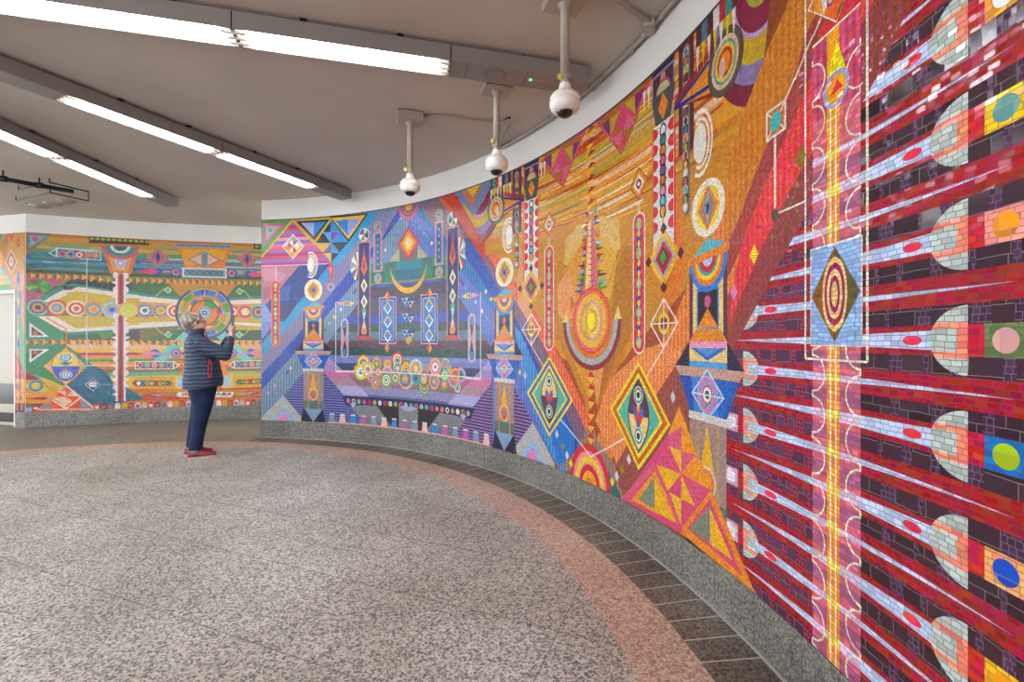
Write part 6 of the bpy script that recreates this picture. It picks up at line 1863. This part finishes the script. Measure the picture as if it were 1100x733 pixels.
def fabric(name, c, c2, sc, bump, wave=None, rough=.6):
    m = new_mat(name, c, rough, spec=.3)
    g = NT(m)
    oc = g.n('ShaderNodeTexCoord').outputs['Object']
    n = g.n('ShaderNodeTexNoise'); n.inputs['Scale'].default_value = sc; n.inputs['Detail'].default_value = 5; g.link(oc, n.inputs['Vector'])
    g.link(g.ramp(n.outputs['Fac'], [(.35, c2), (.65, c)]), g.b.inputs['Base Color'])
    h = n.outputs['Fac']
    if wave:
        w_ = g.n('ShaderNodeTexWave', wave_type='BANDS', bands_direction='Z', wave_profile='SIN')
        w_.inputs['Scale'].default_value = wave; w_.inputs['Distortion'].default_value = 3.2; w_.inputs['Detail'].default_value = 2; w_.inputs['Detail Scale'].default_value = 1.2
        g.link(oc, w_.inputs['Vector'])
        h = g.math('POWER', w_.outputs['Fac'], .45)
    b = g.n('ShaderNodeBump'); b.inputs['Strength'].default_value = 1; b.inputs['Distance'].default_value = bump
    g.link(h, b.inputs['Height']); g.link(b.outputs[0], g.b.inputs['Normal'])
    return m
M_JACKET = fabric('quilted_navy_nylon', '#46536c', '#364259', 9, .014, 7.0, .42)
M_JEAN = fabric('dark_denim', '#1c2b50', '#132243', 14, .006, None, .8)
M_SHOE = new_mat('burgundy_leather', '#93293a', .45)
M_SOLE = new_mat('pale_rubber_sole', '#b9a8a0', .6)
M_LACE = new_mat('dark_laces', '#5a1c26', .7)
M_SOCK = fabric('gray_cuff_knit', '#a3a39e', '#84847f', 60, .002)
M_REDZ = new_mat('red_zip_trim', '#c8382c', .5)

# body: one continuous surface
bm = bmesh.new()
loft(bm, [(.84, 0, 0, .15, .17), (1.0, -.01, 0, .15, .18), (1.18, -.03, 0, .13, .17), (1.32, -.06, 0, .10, .18), (1.38, -.075, 0, .07, .09), (1.44, -.08, 0, .055, .056), (1.52, -.075, 0, .055, .056)])
for s_ in (-1, 1):
    dx = 0 if s_ < 0 else -.035
    loft(bm, [(.06, -.085+dx, s_*.10, .038, .036), (.30, -.055+dx, s_*.10, .055, .052), (.46, -.015+dx, s_*.10, .058, .056), (.62, .0+dx*.6, s_*.095, .08, .078), (.86, 0, s_*.085, .10, .095)])
    add_ellipsoid(bm, (-.03+dx, s_*.10, .045), (.10, .038, .032))
# skull, jaw, nose, lips, chin, ears
add_ellipsoid(bm, (-.085, 0, 1.582), (.098, .076, .092)); add_ellipsoid(bm, (-.035, 0, 1.520), (.064, .056, .066), M=Matrix.Rotation(.25, 4, 'Y'))
add_ellipsoid(bm, (.022, 0, 1.478), (.018, .022, .018)); add_ellipsoid(bm, (.005, 0, 1.585), (.022, .05, .022))
add_tube(bm, [(.018, 0, 1.580), (.034, 0, 1.560), (.050, 0, 1.543)], [.008, .010, .012], 10)
add_ellipsoid(bm, (.034, 0, 1.535), (.014, .017, .009))
add_ellipsoid(bm, (.028, 0, 1.512), (.011, .022, .006)); add_ellipsoid(bm, (.025, 0, 1.501), (.011, .019, .006))
for s_ in (-1, 1):
    add_ellipsoid(bm, (-.078, s_*.080, 1.548), (.018, .008, .030)); add_ellipsoid(bm, (-.002, s_*.040, 1.535), (.022, .018, .018))
# arms and hands
def hand(bm, wr, palm_c, s_):
    """hand gripping the phone's edge: s_ = -1 near hand, +1 far hand"""
    px_, py_, pz_ = palm_c
    add_tube(bm, [wr, (px_-.004, py_, pz_-.030), (px_, py_, pz_+.006), (px_+.002, py_-s_*.0, pz_+.034)], [.027, (.021, .034), (.021, .040), (.014, .034)], 14)
    # four fingers leave the top of the palm, unequal, and fold over the phone's back towards its middle
    for i, (ln_, zz) in enumerate(((.052, .046), (.060, .026), (.056, .007), (.044, -.012))):
        x0, z0 = px_+.014, pz_+zz
        add_tube(bm, [(x0-.010, py_, z0), (x0+.016, py_-s_*.010, z0+.006), (x0+.024, py_-s_*(.012+ln_*.45), z0+.010), (x0+.021, py_-s_*(.012+ln_*.8), z0+.011)], [.0095, .0090, .0082, .0070], 10)
    add_tube(bm, [(px_-.012, py_-s_*.004, pz_-.012), (px_-.026, py_-s_*.016, pz_+.020), (px_-.018, py_-s_*.024, pz_+.050), (px_-.010, py_-s_*.028, pz_+.068)], [.013, .0115, .010, .0080], 10)
NS, NE, NW = (-.06, -.19, 1.33), (.262, -.215, 1.185), (.338, -.085, 1.398)
FS, FE, FW = (-.05, .19, 1.33), (.215, .215, 1.18), (.312, .080, 1.402)
for S_, E1, W1 in ((NS, NE, NW), (FS, FE, FW)):
    add_tube(bm, [S_, E1], [.048, .038], 16); add_tube(bm, [E1, W1], [.038, .024], 16); add_ellipsoid(bm, E1, (.039, .039, .039))
hand(bm, NW, (.338, -.048, 1.470), -1)
hand(bm, FW, (.330, .048, 1.470), 1)
body = obj('body', bm, M_SKIN, PERS, smooth=True); smooth_union(body, .0042, 3)

# face details
M_EYE, M_IRIS = new_mat('eye', '#e8e4de', .2), new_mat('iris', '#3a2c20', .2)
for s_ in (-1, 1):
    bm = bmesh.new(); add_ellipsoid(bm, (.0135, s_*.030, 1.567), (.010, .014, .008)); e_ = obj('eye', bm, M_EYE, PERS, smooth=True)
    bm = bmesh.new(); add_ellipsoid(bm, (.0225, s_*.030, 1.567), (.0025, .006, .006)); obj('iris', bm, M_IRIS, e_, smooth=True)
bm = bmesh.new(); add_tube(bm, [(.038, -.019, 1.5065), (.0405, 0, 1.5068), (.038, .019, 1.5065)], .0028, 8); obj('lips', bm, new_mat('lip', '#a85a52', .5), PERS)
bm = bmesh.new()
for s_ in (-1, 1):
    add_tube(bm, [(.033, s_*(.032+.022*math.cos(a)), 1.567+.016*math.sin(a)) for a in [2*PI*k/16 for k in range(16)]], .0028, 6, closed=True)
    add_tube(bm, [(.033, s_*.054, 1.570), (.0, s_*.076, 1.572), (-.07, s_*.086, 1.568)], .0026, 6)
add_tube(bm, [(.035, -.010, 1.570), (.040, 0, 1.573), (.035, .010, 1.570)], .0024, 6)
obj('glasses', bm, new_mat('dark_glasses_frame', '#2a1f1e', .3), PERS, smooth=True)

# hair
def hair_mat():
    m = new_mat('gray_hair', '#a39a90', .5)
    g = NT(m); oc = g.n('ShaderNodeTexCoord').outputs['Object']
    mp = g.n('ShaderNodeMapping'); mp.inputs['Scale'].default_value = (14, 60, 22); mp.inputs['Rotation'].default_value = (0, .5, 0); g.link(oc, mp.inputs['Vector'])
    n = g.n('ShaderNodeTexNoise'); n.inputs['Scale'].default_value = 1.0; n.inputs['Detail'].default_value = 4; g.link(mp.outputs[0], n.inputs['Vector'])
    g.link(g.ramp(n.outputs['Fac'], [(.34, '#4f453c'), (.5, '#8f867c'), (.64, '#cdc6bc')]), g.b.inputs['Base Color'])
    b = g.n('ShaderNodeBump'); b.inputs['Distance'].default_value = .01; g.link(n.outputs['Fac'], b.inputs['Height']); g.link(b.outputs[0], g.b.inputs['Normal'])
    return m
bm = bmesh.new()
add_ellipsoid(bm, (-.112, 0, 1.590), (.118, .094, .088)); add_ellipsoid(bm, (-.155, 0, 1.545), (.092, .088, .085)); add_ellipsoid(bm, (-.15, 0, 1.495), (.062, .070, .045))
rh = random.Random(3)
for i in range(120):
    a = -1.9 + 3.8*rh.random()                      # round the head, 0 = back
    e = rh.random()
    pts = []
    for k in range(7):
        f = k/6
        el = 1.45 - f*(1.75 + .35*e - (.7 if abs(a) > 1.35 else 0))
        rr = 1.0 + .05*math.sin(f*PI) + .04*rh.random()
        x = -.125 - .112*rr*math.cos(a + .25*math.sin(3*f))*max(.12, math.cos(el))
        y = .096*rr*math.sin(a + .12*f)*max(.12, math.cos(el))
        z = 1.578 + .094*rr*math.sin(el)
        pts.append((x, y, z))
    add_tube(bm, pts, [.004, .009, .011, .011, .010, .008, .003], 6)
for i in range(26):                                 # fringe swept forward over the brow and ears
    y = -.075 + .15*i/25
    pts = [(-.09, y*.6, 1.668), (-.035, y*.9, 1.662 - abs(y)*.25), (-.002 - abs(y)*.35, y*1.05, 1.632 - abs(y)*.4), (-.020 - abs(y)*.4, y*1.16, 1.600 - abs(y)*.5)]
    add_tube(bm, pts, [.008, .010, .009, .003], 6)
h_ = obj('hair', bm, hair_mat(), PERS, smooth=True); smooth_union(h_, .0055, 2)

# jacket: torso and sleeves in one surface
bm = bmesh.new()
loft(bm, [(.800, .004, 0, .228, .235, .015), (.83, .006, 0, .236, .245, .012), (.92, .008, 0, .232, .245, .006), (1.01, .004, 0, .215, .238), (1.10, .0, 0, .200, .232), (1.20, -.018, 0, .188, .228), (1.29, -.045, 0, .166, .222), (1.35, -.060, 0, .138, .196), (1.392, -.068, 0, .108, .140), (1.425, -.068, 0, .088, .094), (1.465, -.062, 0, .084, .084, .008)])
for S_, E1, W1, fl in ((NS, NE, NW, 1), (FS, FE, FW, 1)):
    add_ellipsoid(bm, (S_[0], S_[1]*.95, S_[2]), (.098, .075, .085))
    mid = [(S_[i]+E1[i])/2 for i in range(3)]
    add_tube(bm, [S_, mid, E1], [.088, .082, .074], 18); add_ellipsoid(bm, E1, (.075, .072, .074))
    w2 = [E1[i] + (W1[i]-E1[i])*.93 for i in range(3)]; m2_ = [(E1[i]+W1[i])/2 for i in range(3)]
    add_tube(bm, [E1, m2_, w2], [.073, .062, .044], 18)
jk = obj('jacket', bm, M_JACKET, PERS, smooth=True); smooth_union(jk, .009, 4)
bm = bmesh.new()
add_tube(bm, [(.088 + .018*math.cos(a), -.240 + .006*abs(math.cos(a)), 1.025 + .105*math.sin(a)) for a in [2*PI*k/24 for k in range(24)]], .0055, 8, closed=True)
obj('pocket_zip', bm, M_REDZ, jk)
bm = bmesh.new(); add_tube(bm, [(.022, -.055, 1.468), (.034, -.03, 1.455), (.048, -.012, 1.40), (.078, -.008, 1.34), (.110, -.006, 1.29)], .007, 8)
obj('front_zip', bm, M_REDZ, jk)
bm = bmesh.new(); add_tube(bm, [(-.062 + .072*math.cos(a), .072*math.sin(a), 1.470 + .008*math.cos(a)) for a in [2*PI*k/28 for k in range(28)]], .016, 10, closed=True)
obj('collar', bm, M_JACKET, jk, smooth=True)

# jeans
bm = bmesh.new()
loft(bm, [(.70, -.004, 0, .150, .175), (.78, .0, 0, .168, .195), (.88, .0, 0, .165, .195)])
for s_ in (-1, 1):
    dx = 0 if s_ < 0 else -.038
    loft(bm, [(.098, -.078+dx, s_*.10, .078, .070), (.13, -.074+dx, s_*.10, .081, .073), (.22, -.062+dx, s_*.10, .082, .074), (.34, -.042+dx, s_*.10, .087, .078), (.47, -.012+dx, s_*.10, .094, .083), (.60, .004+dx*.6, s_*.095, .118, .097), (.74, .004, s_*.088, .150, .105), (.82, 0, s_*.085, .155, .105)])
jn = obj('jeans', bm, M_JEAN, PERS, smooth=True); smooth_union(jn, .0085, 3)
for s_ in (-1, 1):
    dx = 0 if s_ < 0 else -.045
    bm = bmesh.new(); loft(bm, [(.060, -.088+dx, s_*.10, .052, .046), (.085, -.086+dx, s_*.10, .056, .050), (.120, -.083+dx, s_*.10, .058, .052)]); obj('sock', bm, M_SOCK, PERS, smooth=True)
    # shoe: sections along its length
    bm = bmesh.new(); bs = bmesh.new()
    prof = [(-.168,.020,.030,.030),(-.160,.034,.062,.030),(-.13,.040,.088,.030),(-.09,.042,.086,.030),(-.045,.043,.078,.030),(.0,.045,.068,.030),(.05,.049,.055,.030),(.10,.049,.046,.030),(.135,.040,.040,.030),(.158,.022,.032,.030)]
    prev = None
    for x, hw_, hh_, z0 in prof:
        sec = [bm.verts.new((x+dx, s_*.10 + hw_*math.cos(a), .022 + (hh_-.0)*max(0, math.sin(a))**.8)) for a in [PI*k/12 for k in range(13)]]
        if prev:
            for k in range(12): bm.faces.new((prev[k], prev[k+1], sec[k+1], sec[k]))
            bm.faces.new((prev[0], sec[0], sec[12], prev[12]))
        else: bm.faces.new(sec)
        prev = sec
    bm.faces.new(prev[::-1])
    sh = obj('shoe', bm, M_SHOE, PERS, smooth=True)
    n = 40; ring0 = []
    out = [(p[0], p[1]*1.06) for p in prof]
    pl = [(x+dx, s_*.10 - w_) for x, w_ in out] + [(x+dx, s_*.10 + w_) for x, w_ in out[::-1]]
    lo = [bs.verts.new((x, y, 0)) for x, y in pl]; hi = [bs.verts.new((x, y, .024)) for x, y in pl]
    bs.faces.new(lo[::-1]); bs.faces.new(hi)
    for k in range(len(pl)): bs.faces.new((lo[k], lo[(k+1) % len(pl)], hi[(k+1) % len(pl)], hi[k]))
    obj('sole', bs, M_SOLE, sh)
    for k in range(4):
        bm = bmesh.new(); add_tube(bm, [(.0+k*.018+dx, s_*.10-.020, .088-k*.004), (.008+k*.018+dx, s_*.10, .096-k*.005), (.0+k*.018+dx, s_*.10+.020, .088-k*.004)], .0035, 6)
        obj('lace', bm, M_LACE, sh)

# the phone in the hands
PH = thing('phone', 'small dark phone held up in front of the face', 'phone', (-3.62 + .303*math.cos(.56), 5.43 + .303*math.sin(.56), 1.582), .86)
bm = bmesh.new(); add_box(bm, -.0045, .0045, -.038, .038, -.078, .078); obj('case', bm, new_mat('phone_case', '#16323c', .3), PH, bevel=.003)
bm = bmesh.new(); add_box(bm, -.0056, -.0044, -.034, .034, -.073, .073); obj('screen', bm, new_mat('phone_screen', '#1d4656', .1, emit='#2a6a80', strength=.25), PH)
bm = bmesh.new(); add_lathe(bm, [(0, .008), (.006, .008), (.006, 0)], seg=14); bmesh.ops.transform(bm, matrix=Matrix.Translation((.003, -.022, .058)) @ Matrix.Rotation(PI/2, 4, 'Y'), verts=bm.verts[:]); obj('lens', bm, M_BLACKG, PH)
mural_r = mu.build('mosaic_mural', 'long curved glass mosaic mural sweeping along the right wall from blue to gold to red', 'mural')
mural_l = ml.build('mosaic_mural', 'far mosaic mural with the big wheel and a row of discs, behind the visitor', 'mural')
mural_s = ms.build('mosaic_mural', 'narrow mosaic strip on the pillar beside and above the cream door', 'mural')
